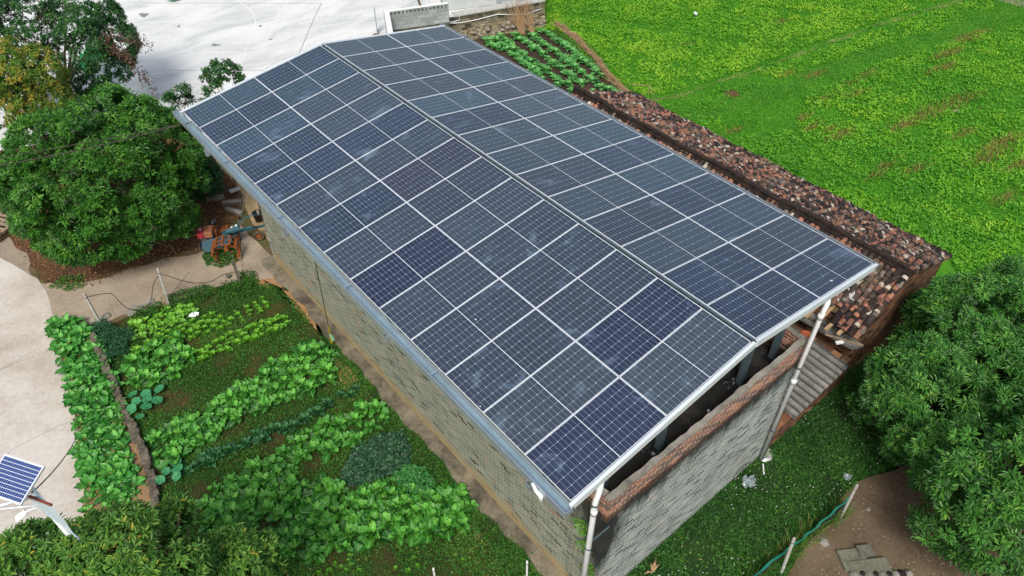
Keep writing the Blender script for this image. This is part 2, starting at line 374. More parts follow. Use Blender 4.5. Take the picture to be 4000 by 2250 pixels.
# panel glass: cells drawn in the glass part's own uv
def m_panel():
    g = NG('solar_glass'); u = g.uv(); s = g.n('SeparateXYZ'); g.l(u, s.inputs[0]); U, V = s.outputs[0], s.outputs[1]
    def line(c, n, wd):
        d = g.math('ABSOLUTE', g.math('SUBTRACT', g.math('FRACT', g.math('ADD', g.math('MULTIPLY', c, n), .5)), .5))
        return d, g.math('LESS_THAN', d, wd)
    d1, l1 = line(U, 24, .028); d2, l2 = line(V, 6, .016)
    d3, _ = line(U, 12, .03)
    dot = g.math('LESS_THAN', g.math('ADD', g.math('DIVIDE', d3, .075), g.math('DIVIDE', d2, .06)), 1)
    mid = g.math('LESS_THAN', g.math('ABSOLUTE', g.math('SUBTRACT', U, .5)), .0028)
    e1 = g.math('GREATER_THAN', g.math('ABSOLUTE', g.math('SUBTRACT', U, .5)), .4994); e2 = g.math('GREATER_THAN', g.math('ABSOLUTE', g.math('SUBTRACT', V, .5)), .499)
    busn = g.noise(g.mapping(u, (3, 400, 1)), 1, 1)
    p = g.pos(); n = g.noise(p, .8, 5, .6); fine = g.noise(p, 25, 3)
    oc = g.n('ObjectInfo').outputs['Color']
    cell = g.mix(g.math('MULTIPLY', g.step(n, .4, .75), .25), oc, srgb('#3c4b5c'))
    cell = g.mix(g.math('MULTIPLY', fine, .25), cell, srgb('#1b2440'))
    col = g.mix(g.math('MULTIPLY', l1, .55), cell, srgb('#a4b6c4')); col = g.mix(g.math('MULTIPLY', l2, .62), col, srgb('#a4b6c4'))
    col = g.mix(g.math('MULTIPLY', dot, .8), col, srgb('#c7d4de'))
    white = g.math('MAXIMUM', mid, g.math('MAXIMUM', e1, e2)); col = g.mix(white, col, srgb('#dce4ea'))
    # dust smears and droppings lying on the glass
    dn = g.noise(g.mapping(p, (1, 1.6, 1)), 1.15, 7, .62, .8); sm = g.math('MULTIPLY', g.step(dn, .6, .8), .5)
    col = g.mix(sm, col, srgb('#8fa6c0'))
    vo = g.n('TexVoronoi'); g.l(p, vo.inputs['Vector']); vo.inputs['Scale'].default_value = 1.5
    dr = g.math('MULTIPLY', g.math('LESS_THAN', vo.outputs['Distance'], .026), g.math('GREATER_THAN', g.noise(p, .7, 2), .56)); col = g.mix(dr, col, srgb('#e4e6e4'))
    g.l(g.math('ADD', .2, g.math('MULTIPLY', dn, .25)), g.b.inputs['Roughness'])
    m = g.done(col, .3, 0, .85); g.l(g.math('ADD', .16, g.math('MULTIPLY', dn, .22)), g.b.inputs['Roughness'])
    return m
M['panel'] = m_panel()

# ---------------------------------------------------------------- ground levels: upper terrace z=0, field level z=-1.3
ZF = -1.3
g0 = MB(); g0.poly([(-400, -400, ZF-.01), (400, -400, ZF-.01), (400, 400, ZF-.01), (-400, 400, ZF-.01)]); tag(g0.build('field_ground', M['field']), kind='structure')
TERR = [(-200, -200), (14.5, -200), (14.5, -30), (12.6, -20), (11.5, -17), (11.3, -2.4), (9.0, -2.2), (8.2, 2), (8.6, 9.6), (9.7, 12.45), (18.4, 10.2), (60, 62), (60, 200), (-200, 200)]
tm = MB(); tm.poly([(x, y, 0) for x, y in TERR])
for i in range(len(TERR)):
    a, b = TERR[i], TERR[(i+1) % len(TERR)]; tm.poly([(b[0], b[1], 0), (a[0], a[1], 0), (a[0], a[1], ZF-.3), (b[0], b[1], ZF-.3)])
tag(tm.build('ground', M['ground']), kind='structure')
D = at2
yard_poly = [D(300, 330), D(420, 330), D(500, 345), D(545, 390), (-1.5, 5.0), (-1.2, 1.0), (7.5, 1.0), (8.5, 9.6), (9.6, 12.35), (18.2, 10.4), (40, 45), (-30, 45), (-30, 22), (-12, 14)]
sheet('courtyard', yard_poly, .02, M['yard'], .05)
road_poly = [D(-300, 600), D(0, 650), D(45, 672), D(95, 700), D(128, 760), D(140, 815), D(165, 900), D(185, 1000), D(200, 1100), D(215, 1200), D(225, 1330), D(260, 1600), D(-700, 1900), D(-900, 700)]
sheet('road', road_poly, .012, M['road'], .04, .3)
path_poly = [D(-60, 560), D(20, 590), D(60, 640), D(100, 715), D(180, 715), D(260, 700), D(330, 672), D(420, 650), D(500, 640), D(560, 610), D(600, 560), D(612, 520), D(590, 470), D(640, 460), (-3.5, 2.2), (-3.5, -1.2), D(700, 700), D(640, 705), D(560, 715), D(480, 740), D(400, 775), D(320, 790), D(230, 830), D(150, 850), D(90, 800), D(0, 700), D(-100, 700)]
sheet('dirt_path', path_poly, .008, M['path'], .1, .3)
sheet('leaf_litter_ground', [D(60, 640), D(-40, 560), D(-40, 300), D(480, 330), D(560, 400), D(600, 470), D(600, 540), D(560, 600), D(430, 640), D(330, 670), D(250, 700), D(150, 730), D(90, 700)], .004, M['litter_soil'], .15, .3)
sheet('garden_soil', [D(235, 840), D(330, 790), D(420, 770), D(520, 735), D(620, 700), D(700, 700), D(740, 730), D(800, 790), D(860, 850), D(960, 960), D(1060, 1080), D(1200, 1250), D(1330, 1400), D(1450, 1540), D(1450, 1800), D(300, 1800), D(200, 1500), D(380, 1300), D(330, 1050)], .006, M['garden_soil'], .06)
sheet('gravel_verge', [D(640, 712), D(700, 700), (-3.95, -2.2), (-4.0, -3.6), (-4.05, -7), (-4.5, -7), D(790, 800), D(735, 735)], .010, M['gravel'], .08, .25)
end_poly = [(-2.8, -15.98), (8, -15.98), (11, -17), (11.5, -19), (9, -20), (4, -18.1), (1.5, -18.25), (-.6, -18.6), (-2.0, -19.4), (-4.5, -21), (-5.2, -19), (-4.3, -17)]
sheet('grass_plot', [(-4.0, -16.0)]+end_poly[1:], .006, M['grass_soil'], .04)
sheet('coop_ground', [(-2.0, -19.45), (-.6, -18.65), (1.5, -18.3), (4.1, -18.15), (9, -20), (9, -26), (-6, -26)], .006, M['coop_soil'], .08)
# broken concrete pavement beside the building's far end
sheet('pavement', [(-2.45, 6.54), (-2.01, 6.32), (-1.3, 5.0), (-1.3, .2), (-3.2, .2), (-3.15, 1.6), (-3.0, 2.7), (-2.7, 3.3), (-2.6, 4.5), (-2.6, 5.8)], .11, m_concrete('pavement_concrete', [(.3, '#6d5a42'), (.45, '#98825f'), (.6, '#b29b76'), (.75, '#9a927c')], scale=1.2), .04, .2, side=-.05, seed=4)
# crop bed by the retaining wall
sheet('crop_bed_soil', [D2 for D2 in [at2(1180, 100, ZF), at2(1260, 88, ZF), at2(1400, 70, ZF), at2(1530, 195, ZF), at2(1590, 250, ZF), at2(1440, 260, ZF), (12, 2.5), (11, 9)]], ZF+.01, M['crop_soil'], .1)
# field tracks
F_ = lambda x, y: at2(x, y, ZF)
M['dry'] = m_soil('dry_track', [(.3, '#40701e'), (.45, '#667a34'), (.58, '#92905c'), (.75, '#aaa478')], 1.2, 14, .6)
M['trod'] = m_soil('trodden_grass', [(.3, '#2f5218'), (.5, '#426422'), (.65, '#55662e'), (.8, '#6f6c46')], .9, 12, .8)
def strip(name, pts, wd, z, mat, **k):
    P = [Vector(p) for p in pts]; l, r_ = [], []
    for i, p in enumerate(P):
        d = (P[min(i+1, len(P)-1)]-P[max(i-1, 0)]).normalized(); n = Vector((-d.y, d.x))*wd/2; l.append(p+n); r_.append(p-n)
    return sheet(name, l+r_[::-1], z, mat, **k)
strip('field_track', [F_(1620, 256), F_(1700, 243), F_(1800, 208), F_(1900, 178), F_(2060, 117), F_(2200, 66), F_(2370, 15), F_(2480, -20)], .24, ZF+.008, M['dry'], jit=.14, seg=.3)
M['trod'] = m_soil('trodden_green', [(.3, '#2f6415'), (.45, '#3f7a1c'), (.58, '#4a7a24'), (.68, '#66703a'), (.8, '#6f6c46')], 1.1, 12, .8)
strip('trodden_strip', [F_(1560, 330), F_(1660, 300), F_(1780, 275), F_(1900, 243), F_(2020, 205), F_(2140, 155), F_(2280, 110), F_(2400, 75), F_(2500, 40), F_(2600, 0)], 1.1, ZF+.004, M['trod'], jit=.35, seg=.4)
strip('dirt_lane', [F_(2440, -25), F_(2530, -3), F_(2600, 18), F_(2700, 40)], 1.2, ZF+.012, M['path'], jit=.15)

# painted court lines, puddles and slab joints on the yard
M['paint'] = m_plain('worn_white_paint', '#e6e6e3', .7, 0, .15, 9, .05)
M['joint'] = m_plain('dark_joint', '#8b8f8b', .9, 0, .3, 9, .05)
M['damp'] = m_plain('damp_patch', '#85878a', .5, 0, .25, 9, .05)
def ribbon(m, pts, wd, z):
    P = [Vector(p) for p in pts]; q = []
    for i, p in enumerate(P):
        d = (P[min(i+1, len(P)-1)]-P[max(i-1, 0)]).normalized(); n = Vector((-d.y, d.x))*wd/2; q.append((p+n, p-n))
    for (a, b), (c, d) in zip(q, q[1:]): m.poly([(b.x, b.y, z), (d.x, d.y, z), (c.x, c.y, z), (a.x, a.y, z)])
lm = MB()
Z7 = lambda x, y: at2((700+x/2.8975)*.644, y/2.8975*.644, .02)
ribbon(lm, [Z7(-600, 590), Z7(0, 588), Z7(400, 594), Z7(912, 597)], .045, .026)
ribbon(lm, [Z7(912, 597), Z7(1060, 300), Z7(1230, 10), Z7(1320, -150)], .05, .026)
ribbon(lm, [Z7(740, 580), Z7(820, 440), Z7(862, 330), Z7(866, 250), Z7(840, 160), Z7(780, 90), Z7(690, 25), Z7(560, -20), Z7(300, -60)], .045, .026)
ribbon(lm, [Z7(-450, 56), Z7(0, 57), Z7(160, 60)], .06, .026); ribbon(lm, [Z7(160, 60), Z7(0, 250), Z7(-330, 590)], .04, .026)
ribbon(lm, [Z7(35, -80), Z7(38, 20), Z7(22, 58)], .06, .026)
tag(lm.build('painted_lines', M['paint']), kind='structure')
jm = MB(); ribbon(jm, [Z7(1610, 40), Z7(1530, 200), Z7(1360, 600)], .035, .024); ribbon(jm, [Z7(1620, 38), Z7(-400, 36)], .03, .024); ribbon(jm, [Z7(-200, 800), Z7(500, 800), Z7(1000, 797)], .03, .024)
ribbon(jm, [Z7(1360, 600), Z7(1120, 690), Z7(980, 780)], .025, .024)
a_ = lambda x, y: at2(x, y, .012)
ribbon(jm, [a_(-30, 945), a_(60, 905), a_(190, 860)], .012, .016); ribbon(jm, [a_(0, 930), a_(90, 880)], .01, .016); ribbon(jm, [a_(-20, 1190), a_(30, 1130), a_(120, 1085), a_(200, 1050)], .012, .016)
tag(jm.build('concrete_joints', M['joint']), kind='structure')
pm = MB()
for cx, cy, rx, ry, s in ((412, 510, 50, 13, 1), (920, 294, 22, 9, 2), (-401, 169, 50, 22, 3), (1038, 445, 22, 8, 4), (-5, 300, 18, 10, 6)):
    pts = []
    for k in range(22):
        a = k/22*2*math.pi; q = 1+.22*math.sin(3*a+s)+.13*math.sin(7*a+s*2); x, y = Z7(cx+rx*q*math.cos(a), cy+ry*q*math.sin(a)); pts.append((x, y, .0235))
    pm.poly(pts[::-1])
tag(pm.build('damp_patches', M['damp']), kind='structure')

# ---------------------------------------------------------------- the grey brick house
X0, X1, Y0, Y1 = -3.46, 2.78, -16.04, -.6
ZPAR, ZBAND, ZFL, TH = 4.47, 3.70, 3.72, .105
house = thing('brick_house', 'long old grey brick house with an orange brick parapet under the solar roof', 'house', (X0, Y0, 0))
b = MB(); b.box((X0, Y0, -.3), (X1, Y0+TH, ZBAND)); b.build('end_wall', M['wall_end'], house)
b = MB(); b.box((X0+.001, Y0+TH, -.3), (X0+TH, Y1-TH, ZBAND)); b.build('long_wall', M['wall_long'], house)
b = MB(); b.box((X1-TH, Y0+TH, -.3), (X1-.001, Y1-TH, ZBAND)); b.build('rear_wall', M['wall_long'], house)
b = MB(); b.box((X0, Y1-TH, -.3), (X1, Y1, ZBAND)); b.build('far_wall', M['wall_end'], house)
b = MB(); b.box((X0, Y0-.003, ZBAND), (X1, Y0+TH, ZPAR)); tag(b.build('parapet_wall', M['orange_x'], house), 'orange brick parapet stained black at its foot')
b = MB(); b.box((X0, Y1-TH, ZBAND), (X1, Y1, ZPAR)); b.build('parapet_wall', M['orange_x'], house)
b = MB(); b.box((X0-.002, Y0+TH, ZBAND), (X0+TH, Y1-TH, ZPAR)); b.build('parapet_wall', M['orange_y'], house)
b = MB(); b.box((X1-TH, Y0+TH, ZBAND), (X1, Y1-TH, ZPAR)); b.build('parapet_wall', M['orange_y'], house)
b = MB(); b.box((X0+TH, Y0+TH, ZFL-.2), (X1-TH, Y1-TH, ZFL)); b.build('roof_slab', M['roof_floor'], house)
def rough_coping(p0, p1, name):
    m = MB(); a = Vector(p0); c = Vector(p1); n = max(4, int((c-a).length/.16)); d = (c-a).normalized(); s = Vector((-d.y, d.x)); r = random.Random(int(a.x*10+a.y*7))
    rings = []
    for k in range(n+1):
        p = a+(c-a)*k/n; o1 = .012+r.uniform(-.014, .014); o2 = TH+.005+r.uniform(-.02, .02); h = .045+r.uniform(-.012, .015)
        A = p-s*o1; B = p+s*o2; rings.append([(A.x, A.y, ZPAR), (A.x, A.y, ZPAR+h), (B.x, B.y, ZPAR+h+r.uniform(-.01, .01)), (B.x, B.y, ZPAR)])
    for q0, q1 in zip(rings, rings[1:]):
        for j in range(3): m.poly([q0[j], q1[j], q1[j+1], q0[j+1]])
    m.poly(rings[0]); m.poly(rings[-1][::-1])
    return m.build(name, M['coping'], house)
rough_coping((X0-.01, Y0), (X1+.01, Y0), 'coping'); rough_coping((X0, Y1), (X0, Y0+TH+.04), 'coping')
rough_coping((X1, Y0+TH+.04), (X1, Y1), 'coping')
# concrete apron along the long wall
b = MB(); r = random.Random(3); n = 60
for k in range(n):
    y0 = -.4-k*(17.4/n); y1 = -.4-(k+1)*(17.4/n)
    w0 = .36+.05*math.sin(k*.5)+.05*math.sin(k*1.7); w1 = .36+.05*math.sin((k+1)*.5)+.05*math.sin((k+1)*1.7)
    p = [(X0-w0, y0), (X0-w1, y1), (X0+.02 if y1 > Y0-.1 else X0-.05, y1), (X0+.02 if y0 > Y0-.1 else X0-.05, y0)]
    b.poly([(x, y, .07) for x, y in p]); b.poly([(p[1][0], p[1][1], .07), (p[0][0], p[0][1], .07), (p[0][0]-.05, p[0][1], -.03), (p[1][0]-.05, p[1][1], -.03)])
tag(b.build('apron', M['apron']), kind='structure')

# ---------------------------------------------------------------- steel canopy
PW_, LL = 1.15, 2.29
AL, AR, GAP = .13852, .15606, .0525
ZR = 6.45; ZRR = ZR+.0216
def slope(side, s, y, dz=0.):
    """point on the panel plane: side -1 left / +1 right, s metres down from the ridge"""
    a = AL if side < 0 else AR
    return Vector((side*(GAP+s*math.cos(a))+side*0*dz, y-(.0136 if side > 0 else 0), (ZR if side < 0 else ZRR)-s*math.sin(a)+dz))
canopy = thing('steel_canopy', 'galvanised steel canopy on square posts carrying the solar panels over the roof', 'canopy', (0, -8, ZFL))
YN, YF = -16.1, 0.
def bar(m, p, q, wd, ht, tone=0.):
    """rectangular bar from p to q, top face along the line"""
    p, q = Vector(p), Vector(q); d = (q-p).normalized(); s = d.cross(Vector((0, 0, 1))).normalized()*wd/2; u = s.cross(d).normalized(); u = u if u.z > 0 else -u; u = u*ht
    m.hexa([p-s-u, q-s-u, q+s-u, p+s-u, p-s, q-s, q+s, p+s], tone)
for y in (-15.56, -10.6, -5.4, -.95):
    for side in (-1, 1):
        m = MB(); bar(m, slope(side, .02, y, -.12), slope(side, 4.55, y, -.12), .1, .14); m.build('rafter', M['dark_steel'], canopy)
    for x in (-3.1, -1.46, 1.21, 2.42):
        side = -1 if x < 0 else 1; zt = slope(side, abs(x)-GAP, y, -.24).z
        m = MB(); m.box((x-.065, y-.065, ZFL), (x+.065, y+.065, zt)); c = m.build('column', M['dark_steel'], canopy)
        m = MB(); m.box((x-.17, y-.17, ZFL), (x+.17, y+.17, ZFL+.025)); m.build('base_plate', M['black'], c)
for side in (-1, 1):
    for s in (.25, 1.15, 2.05, 2.55, 3.4, 4.3):
        m = MB(); bar(m, slope(side, s, YF, -.045), slope(side, s, YN, -.045), .05, .07); m.build('purlin', M['dark_steel'], canopy)
    for y, e, nm in ((YN, -1, 'near'), (YF, 1, 'far')):
        m = MB(); bar(m, slope(side, -.03, y+e*.045, .008), slope(side, 4.64, y+e*.045, .008), .065, .03); bar(m, slope(side, -.03, y+e*.062, -.022), slope(side, 4.64, y+e*.062, -.022), .03, .13)
        m.build('fascia', M['fascia'], canopy)
m = MB(); bar(m, (0, YF, ZR-.07), (0, YN, ZR-.07), .2, .05); m.build('ridge_beam', M['black'], canopy)
m = MB(); m.box((.002, YN, ZR-.05), (.05, YF, ZR+.004)); m.build('ridge_trim', M['dark_steel'], canopy)
for side in (-1, 1):    # open box gutters below both eaves
    a = slope(side, 4.585, 0); wd = .19 if side < 0 else .07; z0 = a.z-.15; xi = a.x+side*.012; xo = xi+side*wd; ye, yf = -16.2, .26
    m = MB(); t = .012
    m.box((min(xi, xo), ye, z0), (max(xi, xo), yf, z0+.012)); gb = m.build('gutter', M['galv_in'], canopy)
    m = MB(); x = sorted((xo, xo+side*t)); m.box((x[0], ye, z0-.02), (x[1], yf, z0+.135)); x = sorted((xo-side*.008, xo+side*.012)); m.box((x[0], ye, z0+.135), (x[1], yf, z0+.143)); m.build('gutter_lip', M['galv'], gb)
    m = MB(); x = sorted((xi, xi+side*t)); m.box((x[0], ye, z0+.012), (x[1], yf, z0+.12)); m.build('gutter_back', M['galv'], gb)
    for y in (ye, yf-.012):
        m = MB(); x = sorted((xi, xo)); m.box((x[0], y, z0+.012), (x[1], y+.012, z0+.12)); m.build('gutter_end', M['galv'], gb)
    for y in (-3.1, -6.15, -9.3, -12.45):
        m = MB(); x = sorted((xi, xo)); m.box((x[0], y-.02, z0+.118), (x[1], y+.02, z0+.128)); m.build('gutter_strap', M['galv'], gb)
XG = slope(-1, 4.585, 0).x-.25
for y in (-15.35, -10.95, -6.6, -2.1):     # tube ends that poke out below the left gutter
    m = MB()
    for dx0, dx1, dy0, dy1 in ((-.05, .05, -.05, -.044), (-.05, .05, .044, .05), (-.05, -.044, -.044, .044), (.044, .05, -.044, .044)):
        m.box((XG+.02+dx0, y+dy0, 5.5), (XG+.02+dx1, y+dy1, 5.7))
    m.build('bracket_tube', M['galv'], canopy)
    m = MB(); m.box((XG+.07, y-.03, 5.5), (X0+.3, y+.03, 5.56)); m.build('bracket_arm', M['dark_steel'], canopy)

# ---------------------------------------------------------------- 56 solar panels
ORD = ['first', 'second', 'third', 'fourth', 'fifth', 'sixth', 'seventh', 'eighth', 'ninth', 'tenth', 'eleventh', 'twelfth', 'thirteenth', 'fourteenth']
PCOL = {'n': '#242a3e', 's': '#343d47', 'p': '#2f303c', 'b': '#293444', 'g': '#3a434a', 't': '#30424e'}
DESC = {'n': 'dark navy', 's': 'slate grey', 'p': 'dark purplish', 'b': 'deep blue', 'g': 'greyish', 't': 'teal grey'}
#            far ................................. near
ROWS = {('l', 'outer'): 'tbtbbsbsnsssns'[:12]+'gn', ('l', 'upper'): 'btssbspsssssng', ('r', 'upper'): 'sppptnsspspsnn', ('r', 'outer'): 'ssntpsstntnbpn'}
def make_panel():
    root = bpy.data.objects.new('solar_panel', None); root.empty_display_size = .2; COL.objects.link(root)
    hx, hy, f, h = 1.139, .569, .0105, .032
    m = MB(); m.box((-hx, -hy, -h), (hx, -hy+f, 0)); m.box((-hx, hy-f, -h), (hx, hy, 0)); m.box((-hx, -hy+f, -h), (-hx+f, hy-f, 0)); m.box((hx-f, -hy+f, -h), (hx, hy-f, 0))
    m.build('frame', M['alu'], root, loc=L0)
    me = bpy.data.meshes.new('glass'); q = [(-hx+f, -hy+f, -.004), (hx-f, -hy+f, -.004), (hx-f, hy-f, -.004), (-hx+f, hy-f, -.004)]; lo = [(x, y, -.02) for x, y, _ in q]
    me.from_pydata(q+lo, [], [(0, 1, 2, 3), (7, 6, 5, 4)]); uvl = me.uv_layers.new(name='UVMap')
    for i, uvv in enumerate([(0, 0), (1, 0), (1, 1), (0, 1), (0, 0), (0, 0), (0, 0), (0, 0)]): uvl.data[i].uv = uvv
    me.materials.append(M['panel']); o = bpy.data.objects.new('glass', me); COL.objects.link(o); o.parent = root
    return root
proto = make_panel(); first = True
for (sd, row), cols in ROWS.items():
    side = -1 if sd == 'l' else 1; s = (LL*.5 if row == 'upper' else LL*1.5)
    for i in range(14):
        o = proto if first else copy_tree(proto); first = False
        y = -(i+.5)*PW_; o.location = slope(side, s, y); o.rotation_euler = (0, (-AL if side < 0 else AR), 0)
        c = cols[i]; h = srgb(PCOL[c]); k = rnd.uniform(.85, 1.15)
        for ch in o.children: ch.color = (h[0]*k, h[1]*k, h[2]*k, 1) if ch.name.startswith('glass') else (1, 1, 1, 1)
        where = ('outer garden-side row' if row == 'outer' else 'garden-side ridge row') if sd == 'l' else ('shed-side ridge row' if row == 'upper' else 'outer shed-side row')
        tag(o, f'{DESC[c]} panel, {ORD[i]} from the courtyard, {where}', 'solar panel', 'solar panels on the steel canopy')

# ---------------------------------------------------------------- pipes on the house
def pipe(name, label, pts, r, mat, rings=(), cat='pipe', group=None):
    o = thing(name, label, cat, pts[-1], group=group); m = MB(); m.tube(pts, r, 12); m.build('pipe', mat, o, smooth=True)
    for i, (p, q, rr) in enumerate(rings):
        m = MB(); m.tube([p, q], rr, 12); m.build('coupling', mat, o, smooth=True)
    return o
px, py = -4.0, -16.14
o = pipe('downpipe', 'white plastic downpipe at the near garden corner of the brick house', [(px+.35, -15.95, 5.72), (px+.05, py, 5.45), (px, py, 5.2), (px-.03, py, .15)], .055, M['pvc'], [((px, py, 4.95), (px, py, 4.8), .064), ((px-.02, py, 2.2), (px-.02, py, 2.1), .064)])
for z in (5.12, 3.6, 2.3):
    m = MB(); m.tube([(px-.01, py, z), (px-.01, py, z+.03)], .068, 12); m.build('strap', M['dark_steel'], o)
m = MB(); m.box((px-.01, py+.03, 3.6), (X0+.05, py+.06, 3.63)); m.build('bracket', M['dark_steel'], o)
px, py = 2.62, -16.16
o = pipe('downpipe', 'long white plastic downpipe beside the corrugated lean-to', [(px+.5, -15.9, 5.95), (px+.08, py, 5.75), (px, py, 5.5), (px, py, .1)], .058, M['pvc'], [((px, py, 3.35), (px, py, 3.2), .068), ((px, py, 5.5), (px, py, 5.35), .068)])
for z in (3.75, 1.35):
    m = MB(); m.tube([(px, py, z), (px, py, z+.03)], .07, 12); m.build('strap', M['dark_steel'], o)
m = MB(); m.tube([(px, py, .12), (px+.05, py-.05, .06), (px+.22, py-.12, .05)], .058, 12); m.build('elbow', M['pvc'], o, smooth=True)
m = MB(); m.tube([(px-.05, py-.1, .04), (px-.28, py-.3, .03)], .02, 8); tag(m.build('pipe_offcut', M['pvc'], None, loc=(px-.2, py-.2, .03)), 'thin white pipe offcut lying in grass at the foot of the long downpipe', 'pipe')
# cement smear at the pipe foot
sp = MB(); sp.lathe((px+.3, py+.05, .0), [(.22, .0), (.2, .03), (.1, .06), (.001, .07)], 11); tag(sp.build('cement_lump', M['conc_post'], None, loc=(px+.3, py, 0)), 'pale cement lump around the foot of the long downpipe', 'cement')
# white elbow fitting clipped to the gutter
m = MB(); q = Vector((-4.83, -15.55, 5.72)); m.tube([q+Vector((0, .12, .07)), q+Vector((-.02, 0, 0)), q+Vector((0, -.1, -.06)), q+Vector((0, -.12, -.2))], [.03, .035, .045, .03], 8)
tag(m.build('pipe_fitting', M['pvc'], None, loc=q, smooth=True), 'small white plastic fitting hanging on the outside of the gutter', 'pipe fitting')
# yellow strap that hangs from the gutter to the apron
S0 = Vector((-4.83, -7.35, 5.85)); S1 = Vector((-3.62, -5.0, 1.0)); m = MB()
pts = [Vector((-4.8, -8.0, 5.8)).lerp(Vector((-3.92, -5.35, .12)), t) for t in np.linspace(0, 1, 9)]
o = thing('ratchet_strap', 'thin strap with a yellow tail hanging down the long brick wall', 'strap', pts[-1])
m = MB(); m.tube(pts[:7], .012, 5); m.build('strap', m_plain('olive_webbing', '#59602c', .9), o)
m = MB(); m.tube(pts[6:], [.016, .028, .045], 6); m.build('tail', m_plain('yellow_webbing', '#cdb62a', .8), o)
m = MB(); m.tube([pts[7]+Vector((0, 0, .02)), pts[7]+Vector((.03, -.07, -.22))], .04, 6); m.build('buckle', m_plain('mint_webbing', '#8fc7a4', .8), o)

# ---------------------------------------------------------------- tiled shed (pigsty) along the field
def m_tile():
    g = NG('clay_tile'); t = g.attr('tone'); p = g.pos()
    col = g.ramp(t, [(0, srgb('#292525')), (.2, srgb('#3b3534')), (.36, srgb('#52453f')), (.5, srgb('#76564a')), (.62, srgb('#8d6554')), (.74, srgb('#a1705a')), (.84, srgb('#776d66')), (.93, srgb('#b9b1a0'))], 'CONSTANT')
    n = g.noise(p, 5, 6, .7); col = g.mix(g.math('MULTIPLY', g.step(n, .5, .66), .75), col, srgb('#2c2522')); n3 = g.noise(p, 1.1, 3); col = g.mix(g.math('MULTIPLY', g.step(n3, .5, .7), .3), col, srgb('#8a7a64'))
    g.bump(g.noise(p, 40, 3), .3, .006); return g.done(col, .92, 0, .15)
M['tile'] = m_tile()
RX, RZ, NX, NZ, FX, FZ = 8.36, 3.12, 6.55, 1.98, 11.45, 1.96
YA, YB = -2.75, -16.0
shed = thing('tiled_shed', 'low brick shed with a mossy old clay tile roof beside the green field', 'shed', (RX, -9, 0))
def tiles(x_r, z_r, x_e, z_e, ya, yb, seed, skip=None):
    r = random.Random(seed); V = []; F = []; T = []; L = math.hypot(x_e-x_r, z_e-z_r); dx, dz = (x_e-x_r)/L, (z_e-z_r)/L; nx_, nz_ = (-dz, dx) if dx > 0 else (dz, -dx)
    cw = .172; nc = int((ya-yb)/cw); step = .10; nr = int(L/step)
    for c in range(nc):
        yc = yb+(c+.5)*cw; sag = .02*math.sin(c*.37)+.02*math.sin(c*1.3); base = r.random()
        for k in range(nr+1):
            s0 = k*step+r.uniform(-.02, .02); 
            if skip and skip(yc, s0/L): continue
            if r.random() < .012: continue
            ln = .21; q = r.random()
            tone = q*.75 if q < .46 else (.48+.34*r.random() if q < .78 else (.85+.07*r.random() if q < .91 else .97))
            if r.random() < .4: tone = min(.8, .5*tone+.5*base)
            jy = r.gauss(0, .012); tw = r.gauss(0, .05); lift = sag+abs(r.gauss(0, .006))+(.03 if r.random() < .02 else 0)
            rad = .083+r.uniform(-.006, .006); n = 6; idx = []
            for e, ss in ((0, s0), (1, s0+ln)):
                for j in range(n+1):
                    a = math.pi*j/n; yy = yc+jy+math.cos(a)*rad*(1.0 if e else .9)+tw*(ss-s0); hh = math.sin(a)*.082+.012+(.030 if e else .0)+lift
                    V.append((x_r+dx*ss+nx_*hh, yy, z_r+dz*ss+nz_*hh))
            b0 = len(V)-2*(n+1)
            for j in range(n): F.append((b0+j, b0+j+1, b0+n+2+j, b0+n+1+j)); T.append(tone)
            # thickness face at the lower edge
            for j in range(n+1):
                x, y, z = V[b0+n+1+j]; V.append((x-nx_*.018, y, z-nz_*.018))
            for j in range(n): F.append((b0+n+1+j, b0+n+2+j, b0+2*n+3+j, b0+2*n+2+j)); T.append(max(0, tone-.3))
    return V, F, T
off = tuple(shed.location)
gapf = lambda y, t: (t > .80 and y > -15.3 and t > .80+.12*math.sin(y*3)) if y > -15.2 else False
V, F, T = tiles(RX, RZ, NX, NZ, YA, YB, 5, gapf); near = np_mesh('roof_slope', V, F, M['tile'], shed, T, off=off)
V, F, T = tiles(RX, RZ, FX, FZ, YA, YB, 9); np_mesh('roof_slope', V, F, M['tile'], shed, T, off=off)
m = MB()     # boards under the tiles
for xe, ze, e in ((NX+.15, NZ+.07, -1), (FX-.1, FZ+.05, 1)):
    m.poly([(RX, YA, RZ-.01), (RX, YB+.03, RZ-.01), (xe, YB+.03, ze-.01), (xe, YA, ze-.01)])
m.build('roof_boards', M['wood_dark'], shed)
m = MB(); r = random.Random(5)      # brick ridge capping
n = 78
for k in range(n):
    y0 = YA-(YA-YB+.05)*k/n; y1 = y0-(YA-YB+.05)/n+.006; z = RZ+.1+.03*math.sin(k*.35)+r.uniform(-.012, .012); x = RX+.02*math.sin(k*.22)
    m.box((x-.075+r.uniform(-.01, .01), y1, z-.02), (x+.075+r.uniform(-.01, .01), y0, z+.1+r.uniform(-.012, .012)), tone=0)
    m.box((x-.15, y1+.004, z-.08), (x+.15, y0, z-.021))
M['ridge'] = m_soil('sooty_brick', [(.25, '#171413'), (.45, '#2a2421'), (.6, '#40352e'), (.8, '#5f564c')], 3, 20, .8)
m.build('ridge_cap', M['ridge'], shed)
m = MB(); m.obox((RX+.02, YB+.25, RZ+.17), (.13, .5, .1)); m.build('ridge_end_brick', M['old_y'], shed)
m = MB(); m.box((NX+.28, YB+.15, -.1), (NX+.5, YA-.2, NZ+.02)); m.build('side_wall', M['old_y'], shed)
m = MB(); m.box((FX-.35, YB+.15, ZF-.1), (FX-.13, YA-.2, FZ+.02)); m.build('side_wall', M['old_y'], shed)
